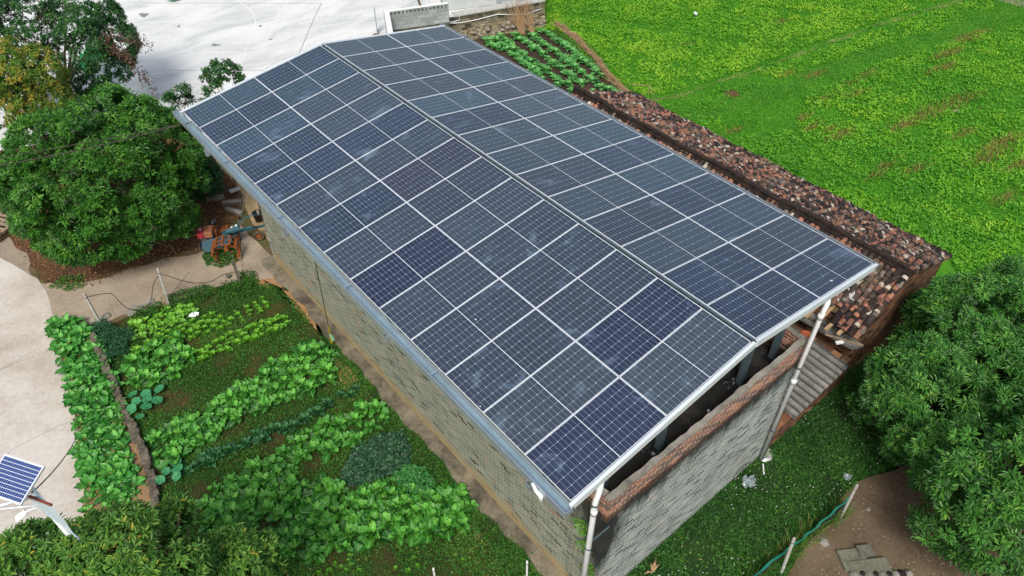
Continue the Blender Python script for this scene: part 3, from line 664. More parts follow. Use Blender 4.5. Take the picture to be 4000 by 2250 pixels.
for y, nm in ((YB+.1, 'a'), (YA-.3, 'b')):    # gable walls
    m = MB(); q = [(NX+.3, ZF-.1), (FX-.15, ZF-.1), (FX-.15, FZ+.02), (RX, RZ-.05), (NX+.3, NZ+.03)]
    m.poly([(x, y, z) for x, z in q]); m.poly([(x, y+.22, z) for x, z in q][::-1])
    for i in range(5):
        a, c = q[i], q[(i+1) % 5]; m.poly([(a[0], y, a[1]), (a[0], y+.22, a[1]), (c[0], y+.22, c[1]), (c[0], y, c[1])])
    m.build('gable_wall', M['old_x'], shed)
for i, y in enumerate((-14.2, -14.6, -14.95, -15.3, -15.65)):    # bare rafter ends at the collapsed eave
    m = MB(); bar(m, (NX+1.0, y, NZ+.47), (NX-.32-.1*(i % 2), y+.04*i-.03, NZ-.12), .1, .04); m.build('rafter', M['straw'], shed)
for k in range(17):    # bricks laid on the field eave
    y = -3.1-k*.78+r.uniform(-.15, .15); m = MB(); m.obox((FX-.1+r.uniform(-.06, .03), y, FZ+.15), (.12, .3, .08), rz=r.uniform(-.25, .25)); 
    tag(m.build('loose_brick', M['ridge'], None, loc=(FX-.1, y, FZ+.15), bevel=.008), 'sooty brick weighing down the tiles along the field edge of the shed', 'brick', 'bricks along the field eave')
VB = [(8.12, 3.10, .35), (7.86, 2.92, .5), (7.56, 2.73, .4), (7.27, 2.54, .6), (6.95, 2.34, .45)]
vl = ['sooty brick on the shed verge nearest the roof ridge', 'second perforated brick down the shed verge from the ridge', 'middle perforated brick on the shed verge', 'fourth perforated brick down the shed verge, above the lowest', 'lowest perforated brick on the shed verge by the bare rafters']
holes = m_plain('perforated_brick', '#3a2a25', .95, 0, .5, 18, .6)
for (x, z, a), lb in zip(VB, vl):
    y = -15.7; z += .05; root = thing('loose_brick', lb, 'brick', (x, y, z), group='bricks on the verge'); m = MB(); m.obox((x, y, z), (.24, .115, .09), rz=-a, ry=-.56); m.build('body', holes, root, bevel=.006)
    for i in range(4):
        for j in range(2):
            m = MB()
            q = Matrix.Rotation(-a, 3, 'Z') @ Matrix.Rotation(-.56, 3, 'Y') @ Vector((-.09+i*.045, -.025+j*.05, .0)); nrm = Matrix.Rotation(-a, 3, 'Z') @ Matrix.Rotation(-.56, 3, 'Y') @ Vector((0, 0, 1)); c = Vector((x, y, z))+q+nrm*.047
            m.tube([c-nrm*.02, c], .012, 6); m.build('hole', M['black'], root)
# broken pale tiles near the middle of the near slope
for i, (x, y, a) in enumerate(((7.45, -14.55, .3), (6.95, -14.9, 1.0), (7.15, -15.15, .2))):
    z = RZ-(RX-x)*.63+.13; m = MB()
    for j in range(3): m.obox((x+.05*j, y+.07*j-.06, z+.015*j), (.2, .14, .014), rz=a+.4*j, ry=-.5)
    tag(m.build('broken_tile', M['conc_post'], None, loc=(x, y, z)), ['pale broken tile pieces in the middle of the near tile slope', 'pale broken tile pieces beside the hole in the tile roof', 'pale broken tile pieces above the bare rafters'][i], 'tile')

# ---------------------------------------------------------------- lean-to with corrugated sheets, rubble slab
lean = thing('lean_to', 'low brick lean-to with grey corrugated sheets against the house', 'lean-to', (4.5, -15.5, 0))
m = MB(); m.box((X1+.0, Y0-.01, -.2), (6.5, Y0+.2, .78)); m.build('front_wall', M['old_x'], lean)
m = MB(); m.hexa([(3.7, Y0-.012, .775), (6.5, Y0-.012, .775), (6.5, Y0+.2, .775), (3.7, Y0+.2, .775), (3.7, Y0-.012, .78), (6.5, Y0-.012, 1.1), (6.5, Y0+.2, 1.1), (3.7, Y0+.2, .78)]); m.build('front_wall', M['old_x'], lean)
m = MB(); m.box((6.3, Y0+.2, -.2), (6.5, -12.5, 1.05)); m.build('side_wall', M['old_y'], lean)
def corr(x0, x1, ya, yb, za, zb, tilt):
    V = []; F = []; nx = 150; n_y = 10
    for j in range(n_y+1):
        for i in range(nx+1):
            x = x0+(x1-x0)*i/nx; t = j/n_y; y = ya+(yb-ya)*t; V.append((x, y, za+(zb-za)*t+tilt*(x-x0)+.05*math.sin(x*2*math.pi/.215)))
    for j in range(n_y):
        for i in range(nx): a = j*(nx+1)+i; F.append((a, a+1, a+nx+2, a+nx+1))
    return V, F
M['asb'] = m_concrete('asbestos_sheet', [(.28, '#3a3a39'), (.42, '#5b5b59'), (.56, '#7e7e7a'), (.72, '#a09f99')], scale=2.2, fine=22, bump=.5)
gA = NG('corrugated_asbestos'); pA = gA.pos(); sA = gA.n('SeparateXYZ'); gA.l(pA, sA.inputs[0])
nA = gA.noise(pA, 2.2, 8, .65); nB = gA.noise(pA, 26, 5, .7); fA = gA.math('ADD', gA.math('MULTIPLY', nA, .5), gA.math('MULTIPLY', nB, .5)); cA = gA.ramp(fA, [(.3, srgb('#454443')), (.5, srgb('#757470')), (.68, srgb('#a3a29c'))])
gr = gA.math('SUBTRACT', gA.math('MULTIPLY', gA.math('SINE', gA.math('MULTIPLY', sA.outputs[0], 2*math.pi/.215)), -.5), gA.math('MULTIPLY', gA.math('SUBTRACT', nB, .5), -1.6))  # valley mask: shade of the corrugation grooves painted into the sheet colour
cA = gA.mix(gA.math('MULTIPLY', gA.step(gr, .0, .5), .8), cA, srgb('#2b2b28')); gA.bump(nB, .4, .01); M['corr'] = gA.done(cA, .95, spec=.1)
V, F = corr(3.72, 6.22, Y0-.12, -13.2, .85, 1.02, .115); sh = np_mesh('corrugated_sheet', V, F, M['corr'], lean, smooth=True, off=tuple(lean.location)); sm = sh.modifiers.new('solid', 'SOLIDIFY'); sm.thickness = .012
# mouldering slab strips and gaps between lean-to and shed
m = MB(); r = random.Random(8)
pts = [(6.45, -15.5), (6.5, -15.95), (6.8, -16.1), (6.82, -15.0), (6.8, -13.6), (6.8, -11.5), (6.3, -11.5), (6.35, -12.8), (6.2, -13.6), (6.4, -14.4)]
top = [(x, y, 1.5+.02*r.random()) for x, y in pts]; m.poly(top); lo = [(x, y, 1.4) for x, y, _ in top]
for i in range(len(top)): j = (i+1) % len(top); m.poly([top[j], top[i], lo[i], lo[j]])
m.build('broken_slab', M['asb'], lean)
m = MB(); bar(m, (6.3, -15.2, 1.56), (6.75, -16.1, 1.54), .05, .03); tag(m.build('wood_lath', M['wood'], None, loc=(6.3, -15.6, 1.6)), 'thin wooden lath lying across the broken grey slab', 'lath')
m = MB(); bar(m, (6.45, -14.3, 1.56), (6.6, -15.0, 1.55), .07, .03); tag(m.build('wood_lath', M['wood_dark'], None, loc=(5.6, -15, 1.6)), 'short brown board lying on the broken slab behind the lean-to', 'lath')
p = at(866, 843+0, 1.6); p = at((2800+868/1.811)*.644, (1100+430/1.811)*.644, 1.6); m = MB(); m.obox(p, (.22, .1, .06), rz=-.5); tag(m.build('foam_block', M['white'], None, loc=p, bevel=.012), 'small white foam block on the broken slab', 'block')
p = at((2800+692/1.811)*.644, (1100+378/1.811)*.644, 4.4); m = MB(); m.lathe((2.95, -15.9, 4.3), [(.05, -.05), (.12, -.03), (.14, .1), (.13, .13), (.10, .12), (.09, .0), (.001, -.01)], 12)
tag(m.build('clay_pot', m_plain('terracotta', '#b0603a', .8), None, loc=(2.95, -15.9, 4.3), smooth=True), 'broken orange clay pot at the end of the parapet', 'pot')
m = MB(); m.box((2.79, -16.0, 4.1), (3.1, -15.7, 4.26)); m.build('bracket_stub', M['coping'], house)
for (x, y, s, lb) in ((1.0, -15.05, .05, 'white stone chip on the dark roof floor beside the ridge column'), (.62, -15.2, .03, 'tiny white chip on the dark roof floor'), (.1, -15.6, .035, 'white chip on the roof floor close to the parapet')):
    m = MB(); m.obox((x, y, ZFL+s*.4), (s*2, s*1.3, s*.8), rz=x*3); tag(m.build('stone_chip', M['white'], None, loc=(x, y, ZFL), bevel=.008), lb, 'stone')
# crumpled black sheeting round the column feet
for x, lb in ((-1.46, 'crumpled black plastic around the foot of the column near the garden side'), (1.21, 'crumpled black plastic around the foot of the column near the ridge')):
    r = random.Random(int(x*10)); V = []; n = 14; F = []
    for j in range(n+1):
        for i in range(n+1):
            u, v = (i/n-.5)*.62, (j/n-.5)*.55; d = max(abs(u), abs(v)); V.append((x+u+r.gauss(0, .012), -15.56+v+r.gauss(0, .012), ZFL+.008+max(0, .12-abs(d-.1)*.55)*r.uniform(.3, 1)))
    for j in range(n):
        for i in range(n):
            a = j*(n+1)+i
            if abs(i-n/2+.5) < 2 and abs(j-n/2+.5) < 2: continue
            F.append((a, a+1, a+n+2, a+n+1))
    o = np_mesh('plastic_sheet', V, F, M['black'], None, off=(x, -15.56, ZFL)); o.location = (x, -15.56, ZFL); tag(o, lb, 'plastic sheet')

# ---------------------------------------------------------------- retaining wall, block wall and outbuilding at the top
def m_block(name, axis, cols, mortar, row=.2, length=.4, stain=None):
    return m_brick(name, axis, cols, mortar, row=row, length=length, ms=.012, stain=stain, rough=.9)
RW0, RW1 = Vector((9.75, 12.55)), Vector((18.4, 9.95))
dr = (RW1-RW0).normalized(); nr_ = Vector((dr.y, -dr.x))       # nr_ points out towards the field
M['rw_block'] = m_brick('stained_blockwork', 'x', [(0, '#4d473a'), (.15, '#8d8467'), (.4, '#a0967a'), (.6, '#7b7463'), (.8, '#918a79')], '#5b564a', row=.17, length=.34, ms=.012, stain=(.2, 1.0, .8, '#33312b'))
M['rw_stone'] = m_soil('rubble_stone', [(.3, '#2b2823'), (.42, '#5b5446'), (.55, '#8f866f'), (.7, '#b5ab90')], 3.2, 12, 1.)
M['block_grey'] = m_brick('hollow_block', 'x', [(0, '#9aa1a1'), (.3, '#adb4b5'), (.6, '#a2a9aa'), (.85, '#b9bebd')], '#8b9192', row=.2, length=.4, ms=.01, stain=(.12, .9, .0, '#444444'))
rw = thing('retaining_wall', 'stained block retaining wall on a rubble stone foot above the crop bed', 'wall', (14, 11.2, ZF))
def slab_(m, a, b, o0, o1, z0, z1):
    a, b = Vector(a), Vector(b); q = [a+nr_*o1, b+nr_*o1, b+nr_*o0, a+nr_*o0]; m.hexa([(p.x, p.y, z0) for p in q]+[(p.x, p.y, z1) for p in q])
m = MB(); slab_(m, RW0, RW1, -.25, .0, -.85, -.02); m.build('block_courses', M['rw_block'], rw)
m = MB(); r = random.Random(12)
V = []; F = []; n = 110; k = 9
for j in range(k+1):
    for i in range(n+1):
        p = RW0.lerp(RW1, i/n); t = j/k; out = (.38*(1-t)+.02)+.09*math.sin(i*.9+j*1.3)*math.sin(j*1.1+i*.31)+r.uniform(-.04, .04) if t < 1 else -.05
        q = p+nr_*max(out, -.05); V.append((q.x, q.y, ZF-.05+t*(.62+.12*math.sin(i*.23))))
for j in range(k):
    for i in range(n): a = j*(n+1)+i; F.append((a, a+1, a+n+2, a+n+1))
np_mesh('stone_foot', V, F, M['rw_stone'], rw, off=tuple(rw.location))
m = MB(); slab_(m, RW0+dr*3.6, RW1, -.55, .03, -.02, .05); m.build('ledge', M['conc_post'], rw)
for i in range(15):       # round rubble stones in the foot
    p = RW0.lerp(RW1, .33+.045*i+r.uniform(-.01, .01))+nr_*(.27); z = ZF+.1+.32*r.random(); s = r.uniform(.1, .19); m = MB(); m.lathe((p.x, p.y, z-s*.6), [(.01, 0), (s*.8, s*.25), (s, s*.65), (s*.7, s*1.1), (.01, s*1.3)], 9)
    m.build('stone', M['coping'], rw, smooth=True)
# hollow block parapet: two courses of grey blocks with a dark band of holes near the top
bw = thing('block_wall', 'grey hollow block parapet with a row of dark holes along its top', 'wall', (11, 12.2, 0))
BA, BB = Vector((9.42, 12.36)), Vector((12.62, 11.16)); dbw = (BB-BA).normalized(); nb = Vector((dbw.y, -dbw.x))
def bwslab(m, a, b, o0, o1, z0, z1):
    q = [a+nb*o1, b+nb*o1, b+nb*o0, a+nb*o0]; m.hexa([(p.x, p.y, z0) for p in q]+[(p.x, p.y, z1) for p in q])
m = MB(); bwslab(m, BA, BB, -.2, .0, -.02, .98); m.build('blocks', M['block_grey'], bw)
m = MB(); bwslab(m, BA, BB, -.2, .03, .98, 1.0); m.build('cap', M['paint'], bw)
m = MB()
for i in range(16):
    p = BA.lerp(BB, (i+.6)/16.3)+nb*.004; c = Vector((p.x, p.y, .86)); n3 = Vector((nb.x, nb.y, 0)); m.tube([c-n3*.05, c], .05, 10)
m.build('hole', M['black'], bw)
m = MB(); q = BB; bwslab(m, BA, BB, -.22, .02, -.5, -.02); m.build('stained_foot', M['rw_block'], bw)
lw = thing('white_kerb_wall', 'low wall with a broad white top running towards the solar roof', 'wall', (8.7, 11.2, 0))
m = MB(); m.wall((9.47, 12.5), (8.0, 9.85), -1.2, .93, .2); m.build('wall', M['conc_post'], lw); m = MB(); m.wall((9.5, 12.5), (8.03, 9.83), .93, .99, .26); m.build('top', M['paint'], lw)
m = MB(); m.wall((9.05, 12.7), (8.75, 12.2), 0, 1.25, .04); tag(m.build('metal_sheet', M['galv'], None, loc=(8.9, 12.4, 0)), 'upright grey metal sheet standing behind the white topped wall', 'metal sheet')
m = MB(); m.obox((8.45, 11.9, .1), (.5, .3, .2), rz=.5); tag(m.build('brick_pile', M['old_x'], None, loc=(8.45, 11.9, 0)), 'small brown brick pile at the foot of the white topped wall', 'brick')
sh2 = thing('outbuilding', 'pale plastered outbuilding with a grey block end above the retaining wall', 'building', (15, 12, 0))
m = MB(); m.wall((13.15, 12.42), (15.95, 11.25), .05, 3.2, .22); m.build('plaster_wall', m_concrete('grey_plaster', [(.3, '#a8a79d'), (.45, '#b7bcbc'), (.6, '#c3c9c9'), (.75, '#b9ad95')], scale=.7), sh2)
m = MB(); m.wall((15.95, 11.22), (18.35, 10.2), .05, 3.2, .22); m.build('block_end_wall', M['block_grey'], sh2)
m = MB(); m.wall((18.35, 10.2), (19.5, 13.5), -.3, 3.2, .22); m.build('side_wall', M['block_grey'], sh2)
m = MB(); m.wall((12.62, 12.8), (13.12, 12.6), 0, 3.0, .12); m.build('corner_pillar', M['paint'], sh2)
m = MB(); m.tube([(12.2, 13.0, 0), (12.0, 13.6, 1.6)], .06, 8); tag(m.build('leaning_pole', M['wood_dark'], None, loc=(12.2, 13, 0)), 'dark wooden pole leaning beside the outbuilding', 'pole')
def W2(x, y, o, z):  # point on retaining wall face seen at zoomed photo x,y ; choose along-wall by ray
    p = at((1400+x/3.22)*.644, (y/3.22)*.644, z); return Vector((p.x, p.y, z))
def onface(x, y, o=.06):
    """point on the vertical plane of the wall face offset outward by o"""
    q = at((1400+x/3.22)*.644, (y/3.22)*.644, 0); d = q-CAM; P0 = RW0+nr_*o; t = ((P0.x-CAM.x)*nr_.x+(P0.y-CAM.y)*nr_.y)/(d.x*nr_.x+d.y*nr_.y); return CAM+d*t
pp = [onface(x, y) for x, y in ((1075, 298), (1300, 285), (1500, 245), (1750, 180), (1950, 186), (2100, 180), (2300, 112))]
m = MB(); m.tube(pp, .025, 8); tag(m.build('pvc_pipe', M['pvc'], None, loc=pp[0], smooth=True), 'long thin white pipe running sagging across the stained retaining wall', 'pipe')
pp = [onface(x, y, .05) for x, y in ((1270, 200), (1270, 255), (1060, 300))]
m = MB(); m.tube(pp, .022, 8); tag(m.build('pvc_pipe', M['pvc'], None, loc=pp[0]), 'short white pipe dropping from the ledge of the retaining wall', 'pipe')
pp = [onface(x, y, .05) for x, y in ((1132, 238), (1136, 270), (1040, 298))]
m = MB(); m.tube(pp, .022, 8); tag(m.build('pvc_pipe', M['pvc'], None, loc=pp[0]), 'white pipe stub bending beside the dark drain opening', 'pipe')
m = MB(); m.tube([(7.9, 9.7, .2), (9.0, 9.6, .2), (10.6, 10.0, .1), (11.6, 10.6, -.1)], .05, 8); tag(m.build('pvc_pipe', M['pvc'], None, loc=(8, 9.7, .2)), 'thick white pipe lying along the far edge of the solar roof', 'pipe')
p = onface(1108, 225, .02); m = MB(); m.obox(p, (.22, .06, .2), rz=math.atan2(dr.y, dr.x)); tag(m.build('drain_opening', M['black'], None, loc=p), 'dark drain opening under the end of the hollow block wall', 'drain')
# dry stalk bundle
r = random.Random(21)
for (xc, n, lb) in ((2060, 46, 'thick bundle of dry cane stalks leaning on the retaining wall'), (2190, 22, 'thin bundle of dry cane stalks leaning beside the thick bundle')):
    m = MB(); foot = onface(xc, 400, .75); foot.z = ZF
    for i in range(n):
        a = foot+Vector((r.gauss(0, .10), r.gauss(0, .08), 0)); top_ = foot+Vector((dr.x, dr.y, 0))*r.gauss(-.1, .36)-Vector((nr_.x, nr_.y, 0))*(.65+r.uniform(-.1, .1))+Vector((0, 0, r.uniform(1.0, 1.85)))
        m.tube([a, a.lerp(top_, .5)+Vector((r.gauss(0, .04), r.gauss(0, .04), 0)), top_], [.016, .013, .007], 5, cap=False)
    tag(m.build('stalk_bundle', M['straw'], None, loc=foot), lb, 'stalks')

# ---------------------------------------------------------------- leaf materials
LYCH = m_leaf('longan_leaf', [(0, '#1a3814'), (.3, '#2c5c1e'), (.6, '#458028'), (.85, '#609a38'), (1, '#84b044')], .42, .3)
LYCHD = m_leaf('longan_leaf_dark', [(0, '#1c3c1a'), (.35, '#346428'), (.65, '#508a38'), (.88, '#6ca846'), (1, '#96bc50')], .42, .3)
FORE = m_leaf('mixed_leaf', [(0, '#2c521f'), (.35, '#45752c'), (.7, '#65963a'), (.95, '#8cae46'), (1, '#bfae3e')], .5, .3)
SPAR = m_leaf('dark_leaf', [(0, '#1c3c20'), (.5, '#305e2e'), (.85, '#4a803a'), (1, '#6c9a48')], .5, .25)
DRYL = m_leaf('dry_leaf', [(0, '#45302a'), (.5, '#604638'), (1, '#7c6250')], .8, .1)
YELL = m_leaf('yellow_leaf', [(0, '#3a6222'), (.5, '#557f28'), (.85, '#7a922e'), (1, '#a5983a')], .5, .3)
FIELDL = m_leaf('field_leaf', [(0, '#3f861a'), (.35, '#60a820'), (.7, '#76b024'), (1, '#98c634')], .45, .3)
GRASSL = m_leaf('grass_blade', [(0, '#224818'), (.4, '#356a22'), (.7, '#528a2e'), (.9, '#7c9a42'), (1, '#a2965a')], .6, .25)
VEG = m_leaf('mustard_leaf', [(0, '#1a5018'), (.45, '#357e24'), (1, '#68b23e')], .45, .2, midrib='#a9d890')
VEGP = m_leaf('pale_leaf', [(0, '#458a22'), (.5, '#6bb02e'), (1, '#96d048')], .42, .3, midrib='#c6ea9a')
VEGD = m_leaf('blue_green_leaf', [(0, '#1c4a2a'), (.5, '#2f6a38'), (1, '#4f8c4c')], .45, .2, midrib='#8fb9a0')
VEGS = m_leaf('spinach_leaf', [(0, '#1e5a20'), (.5, '#38862e'), (1, '#68b048')], .4, .2, midrib='#94cc88')
KALE = m_leaf('kale_leaf', [(0, '#2a7030'), (.5, '#489444'), (1, '#7cc068')], .45, .25, midrib='#cbe4bc')
SWEET = m_leaf('sweet_potato_leaf', [(0, '#203f2c'), (.5, '#2e563a'), (1, '#44704a')], .45, .15)

# ---------------------------------------------------------------- trees
def crown_mesh(name, c, rad, nl, ns, ll, lw, per, mat, parent, seed, gap=.0, spread=1., up=.55, tone_tip=.27, lumpr=.36, inner=True, sprd=.05):
    g = np.random.default_rng(seed); c = np.array(c, float); rad = np.array(rad, float)
    u = norm(g.normal(size=(nl*3, 3))); u = u[u[:, 2] > -.65][:nl]; ctr = c+u*rad*(.72+.12*g.random((len(u), 1)))*spread
    lr = rad.mean()*lumpr*(.75+.5*g.random(len(u)))
    k = g.integers(0, len(u), ns); v = norm(g.normal(size=(ns, 3))+np.array([0, 0, .25])+u[k]*.6); P = ctr[k]+v*lr[k, None]*np.array([1, 1, .8])
    # drop shoots buried inside the crown or inside other lumps
    q = (P-c)/rad; keep = (np.linalg.norm(q, axis=1) > .62) & (P[:, 2] > .25+ZF*(parent.location.z < -1))
    P = P[keep]; v = v[keep]; k = k[keep]
    d = np.linalg.norm(P[:, None, :]-ctr[None, :, :], axis=2)/lr[None, :]
    ins = (d < .72).sum(1); P, v = P[ins == 0], v[ins == 0]
    if inner:      # sparse inner foliage so that the crown is not hollow
        ni = int(ns*.10); w_ = norm(g.normal(size=(ni, 3))); Pi = c+w_*rad*(.45+.3*g.random((ni, 1))); Pi = Pi[Pi[:, 2] > .4]; P = np.concatenate([P, Pi]); v = np.concatenate([v, norm(Pi-c)])
    A = norm(v*.6+np.array([0, 0, up])+g.normal(size=P.shape)*.18); n = len(P)
    t0 = g.random(n)**1.5
    An = np.repeat(A, per, 0); Pn = np.repeat(P, per, 0)
    rv = norm(np.cross(An, g.normal(size=An.shape))); e = g.uniform(R(35), R(112), len(An))[:, None]
    D_ = norm(An*np.cos(e)+rv*np.sin(e)); D_[:, 2] -= .18; D_ = norm(D_)
    st = Pn-An*g.uniform(-.03, .10, (len(An), 1))+D_*(g.random((len(An), 1))**.8)*sprd
    L = ll*g.uniform(.7, 1.25, len(An)); Vv, Ff = leaves(st, D_, An, L, lw*g.uniform(.8, 1.2, len(An)), .3, .12)
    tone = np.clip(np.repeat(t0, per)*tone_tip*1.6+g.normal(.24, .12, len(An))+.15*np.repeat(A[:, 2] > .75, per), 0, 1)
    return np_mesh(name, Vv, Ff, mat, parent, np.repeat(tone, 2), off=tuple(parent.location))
def tree(name, label, cat, base, c, rad, mat, seed, nl=70, ns=2600, ll=.16, lw=.05, per=15, trunk=.14, group=None, **k):
    t = thing(name, label, cat, base, group=group); r = random.Random(seed); m = MB(); b = Vector(base); cc = Vector(c)
    fork = b.lerp(cc, .35)+Vector((r.uniform(-.1, .1), r.uniform(-.1, .1), 0)); m.tube([b-Vector((0, 0, .1)), b+Vector((.03, .02, .4)), fork], [trunk*1.25, trunk, trunk*.8], 10)
    m.build('trunk', M['bark'], t, smooth=True)
    for i in range(9):
        a = i*2.4+r.random(); e = Vector((math.cos(a)*rad[0]*.75, math.sin(a)*rad[1]*.75, rad[2]*r.uniform(-.1, .6)))
        m = MB(); tip = cc+e; m.tube([fork-Vector((0, 0, .1)), fork.lerp(tip, .45)+Vector((0, 0, .15)), tip], [trunk*.55, trunk*.35, trunk*.1], 6); m.build('limb', M['bark'], t, smooth=True)
    crown_mesh('crown', c, rad, nl, ns, ll, lw, per, mat, t, seed, **k)
    return t
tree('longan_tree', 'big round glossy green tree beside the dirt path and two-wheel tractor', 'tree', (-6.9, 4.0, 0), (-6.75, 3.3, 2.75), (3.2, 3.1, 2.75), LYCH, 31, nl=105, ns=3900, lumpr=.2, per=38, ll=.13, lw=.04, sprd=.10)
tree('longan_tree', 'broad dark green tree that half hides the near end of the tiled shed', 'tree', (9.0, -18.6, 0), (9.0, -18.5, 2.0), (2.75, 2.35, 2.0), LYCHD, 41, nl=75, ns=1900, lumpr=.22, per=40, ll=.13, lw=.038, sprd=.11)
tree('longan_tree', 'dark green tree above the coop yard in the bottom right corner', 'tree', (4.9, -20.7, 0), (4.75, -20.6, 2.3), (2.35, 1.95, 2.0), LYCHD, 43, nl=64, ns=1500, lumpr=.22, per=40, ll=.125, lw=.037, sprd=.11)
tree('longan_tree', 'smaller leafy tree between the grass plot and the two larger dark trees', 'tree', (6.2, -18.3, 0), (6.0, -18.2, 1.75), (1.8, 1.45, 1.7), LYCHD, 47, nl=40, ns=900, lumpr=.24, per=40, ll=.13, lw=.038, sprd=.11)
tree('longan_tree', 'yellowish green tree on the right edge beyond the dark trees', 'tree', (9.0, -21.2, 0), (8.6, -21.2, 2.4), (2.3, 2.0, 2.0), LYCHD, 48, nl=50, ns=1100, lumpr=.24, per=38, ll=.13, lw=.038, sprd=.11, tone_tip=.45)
# near bottom left: mixed shrubs with yellow sprays
for cx_, cy_, cz_, rd, lb, sd, ns_, mt in ((318, 1440, 4.5, (1.5, 1.0, 1.05), 'mixed green tree with a few yellow sprays in the bottom left foreground', 51, 2300, FORE), (95, 1450, 4.7, (1.0, .75, .85), 'dark leafy tree in front of the solar street lamp', 52, 1100, FORE), (560, 1450, 3.3, (1.0, .7, .8), 'light green feathery tree at the bottom edge beside the mustard bed', 53, 1100, FORE)):
    q_ = at(cx_, cy_, cz_); tree('garden_tree', lb, 'tree', (q_.x, q_.y, 0), tuple(q_), rd, mt, sd, nl=44, ns=ns_, ll=.11, lw=.036, per=14, lumpr=.3, tone_tip=.3)
# top left: sparse dark tree with dead brown boughs, yellowing tree
TL = tree('pinnate_tree', 'sparse dark green tree with dead brown boughs by the white courtyard', 'tree', (-5.6, 14.8, 0), (-5.4, 13.8, 3.0), (3.1, 2.6, 2.4), SPAR, 61, nl=80, ns=5200, ll=.13, lw=.045, per=15, lumpr=.26, spread=1.05, inner=False)
g = np.random.default_rng(5); Vs = []; Fs = []; Ts = []; nb_ = 0
for (a, b_, n) in (((340, 120), (480, 220), 380), ((400, 130), (560, 170), 160), ((100, 130), (140, 190), 140), ((300, 80), (440, 160), 120), ((480, 215), (585, 350), 120), ((150, 60), (230, 110), 200)):
    p0 = at(a[0]*.6664, a[1]*.6664, 3.9); p1 = at(b_[0]*.6664, b_[1]*.6664, 3.1); t = g.random((n, 1)); P = np.array(p0)+(np.array(p1)-np.array(p0))*t+g.normal(size=(n, 3))*.13
    D_ = norm(g.normal(size=(n, 3))+np.array([0, 0, -1.1])); V, F = leaves(P, D_, norm(g.normal(size=(n, 3))), .13, .045, .5, .3); Vs.append(V); Fs.append(F+nb_); nb_ += len(V); Ts.append(np.repeat(g.random(n), 2))
np_mesh('dead_foliage', np.concatenate(Vs), np.concatenate(Fs), DRYL, TL, np.concatenate(Ts), off=tuple(TL.location))
tree('yellowing_tree', 'yellow and green tree at the left edge behind the big round tree', 'tree', (-7.4, 10.8, 0), (-7.5, 10.6, 3.3), (1.8, 1.5, 1.5), YELL, 63, nl=45, ns=1700, ll=.12, lw=.045, per=12, lumpr=.32, tone_tip=.6)
tree('citrus_shrub', 'small glossy shrub poking up behind the far end of the solar roof', 'shrub', (-.9, 5.4, 0), tuple(at(556, 205, 3.2)), (.75, .6, .7), SPAR, 64, nl=18, ns=300, ll=.11, lw=.055, per=9, trunk=.05, lumpr=.3, spread=1.1, inner=False)
tree('citrus_shrub', 'low twiggy shrub beside the far left corner of the solar roof', 'shrub', (-3.1, 5.0, 0), tuple(at(462, 262, 2.6)), (.7, .6, .6), SPAR, 65, nl=16, ns=240, ll=.11, lw=.055, per=9, trunk=.05, lumpr=.3, spread=1.1, inner=False)
tree('understorey_shrub', 'dark shrub growing under the left gutter beside the big round tree', 'shrub', (-4.0, 4.6, 0), (-3.95, 4.5, 1.0), (.9, .9, .95), SPAR, 66, nl=26, ns=600, ll=.12, lw=.05, per=11, trunk=.05, lumpr=.33)

# ---------------------------------------------------------------- vegetables
def rosette(name, mat, seed, n, L, W, shape='round', petiole=.28, lob=.0, ruff=.02, el=(20, 65), curl=.5, size_in=.6):
    """one leafy plant as a mesh: n leaves round a crown, inner ones steeper and smaller"""
    r = random.Random(seed); V = []; F = []; UV = []; T = []
    for i in range(n):
        a = i*2.39996+r.uniform(-.25, .25); q = i/max(1, n-1); e0 = R(el[0]+(el[1]-el[0])*q+r.uniform(-8, 8)); l = L*(1-(1-size_in)*q)*r.uniform(.85, 1.12); wd = W*(1-(1-size_in)*q)*r.uniform(.85, 1.15)
        nu, nv = 8, 5; base = len(V); ph = r.random()*6; roll = r.uniform(-.35, .35); dirv = Vector((math.cos(a), math.sin(a), 0)); side = Vector((-math.sin(a), math.cos(a), 0)); p = Vector((math.cos(a)*.012, math.sin(a)*.012, .01)); e = e0
        for u in range(nu+1):
            t = u/nu; d = dirv*math.cos(e)+Vector((0, 0, 1))*math.sin(e); up = Vector((0, 0, 1))*math.cos(e)-dirv*math.sin(e)
            if u: p = p+d*(l/nu); e -= curl*(.25+t)*.9/nu*2
            if t < petiole: w_ = .10+.06*t
            else:
                k = (t-petiole)/(1-petiole)
                w_ = {'round': max(.0, math.sin(math.pi*min(1, k*.86+.14)))**.6, 'long': max(.0, math.sin(math.pi*min(1, k*.9+.1)))**.85, 'heart': (1-k)**.55*min(1, .5+k*4)}[shape]
                w_ = max(w_, .04)*(1+lob*math.sin(u*3.1+ph))
            if shape == 'round' and u == nu: w_ = .35
            for v in range(nv+1):
                s = v/nv*2-1; edge = abs(s)
                z = .18*wd*edge*edge*(1 if t > petiole else 0)+ruff*edge*math.sin(u*2.6+ph+s*2.2)+roll*s*wd*.25
                q_ = p+side*s*wd*.5*w_+up*z; V.append(tuple(q_)); 
        tone = min(1, max(0, .1+.5*q+r.uniform(-.3, .5)))
        for u in range(nu):
            for v in range(nv):
                b = base+u*(nv+1)+v; F.append((b, b+1, b+nv+2, b+nv+1)); T.append(tone)
                UV += [(u/nu, v/nv), (u/nu, (v+1)/nv), ((u+1)/nu, (v+1)/nv), ((u+1)/nu, v/nv)]
    o = np_mesh(name, V, F, mat, None, T, UV, smooth=True); o.location = (0, 0, -50)
    return o
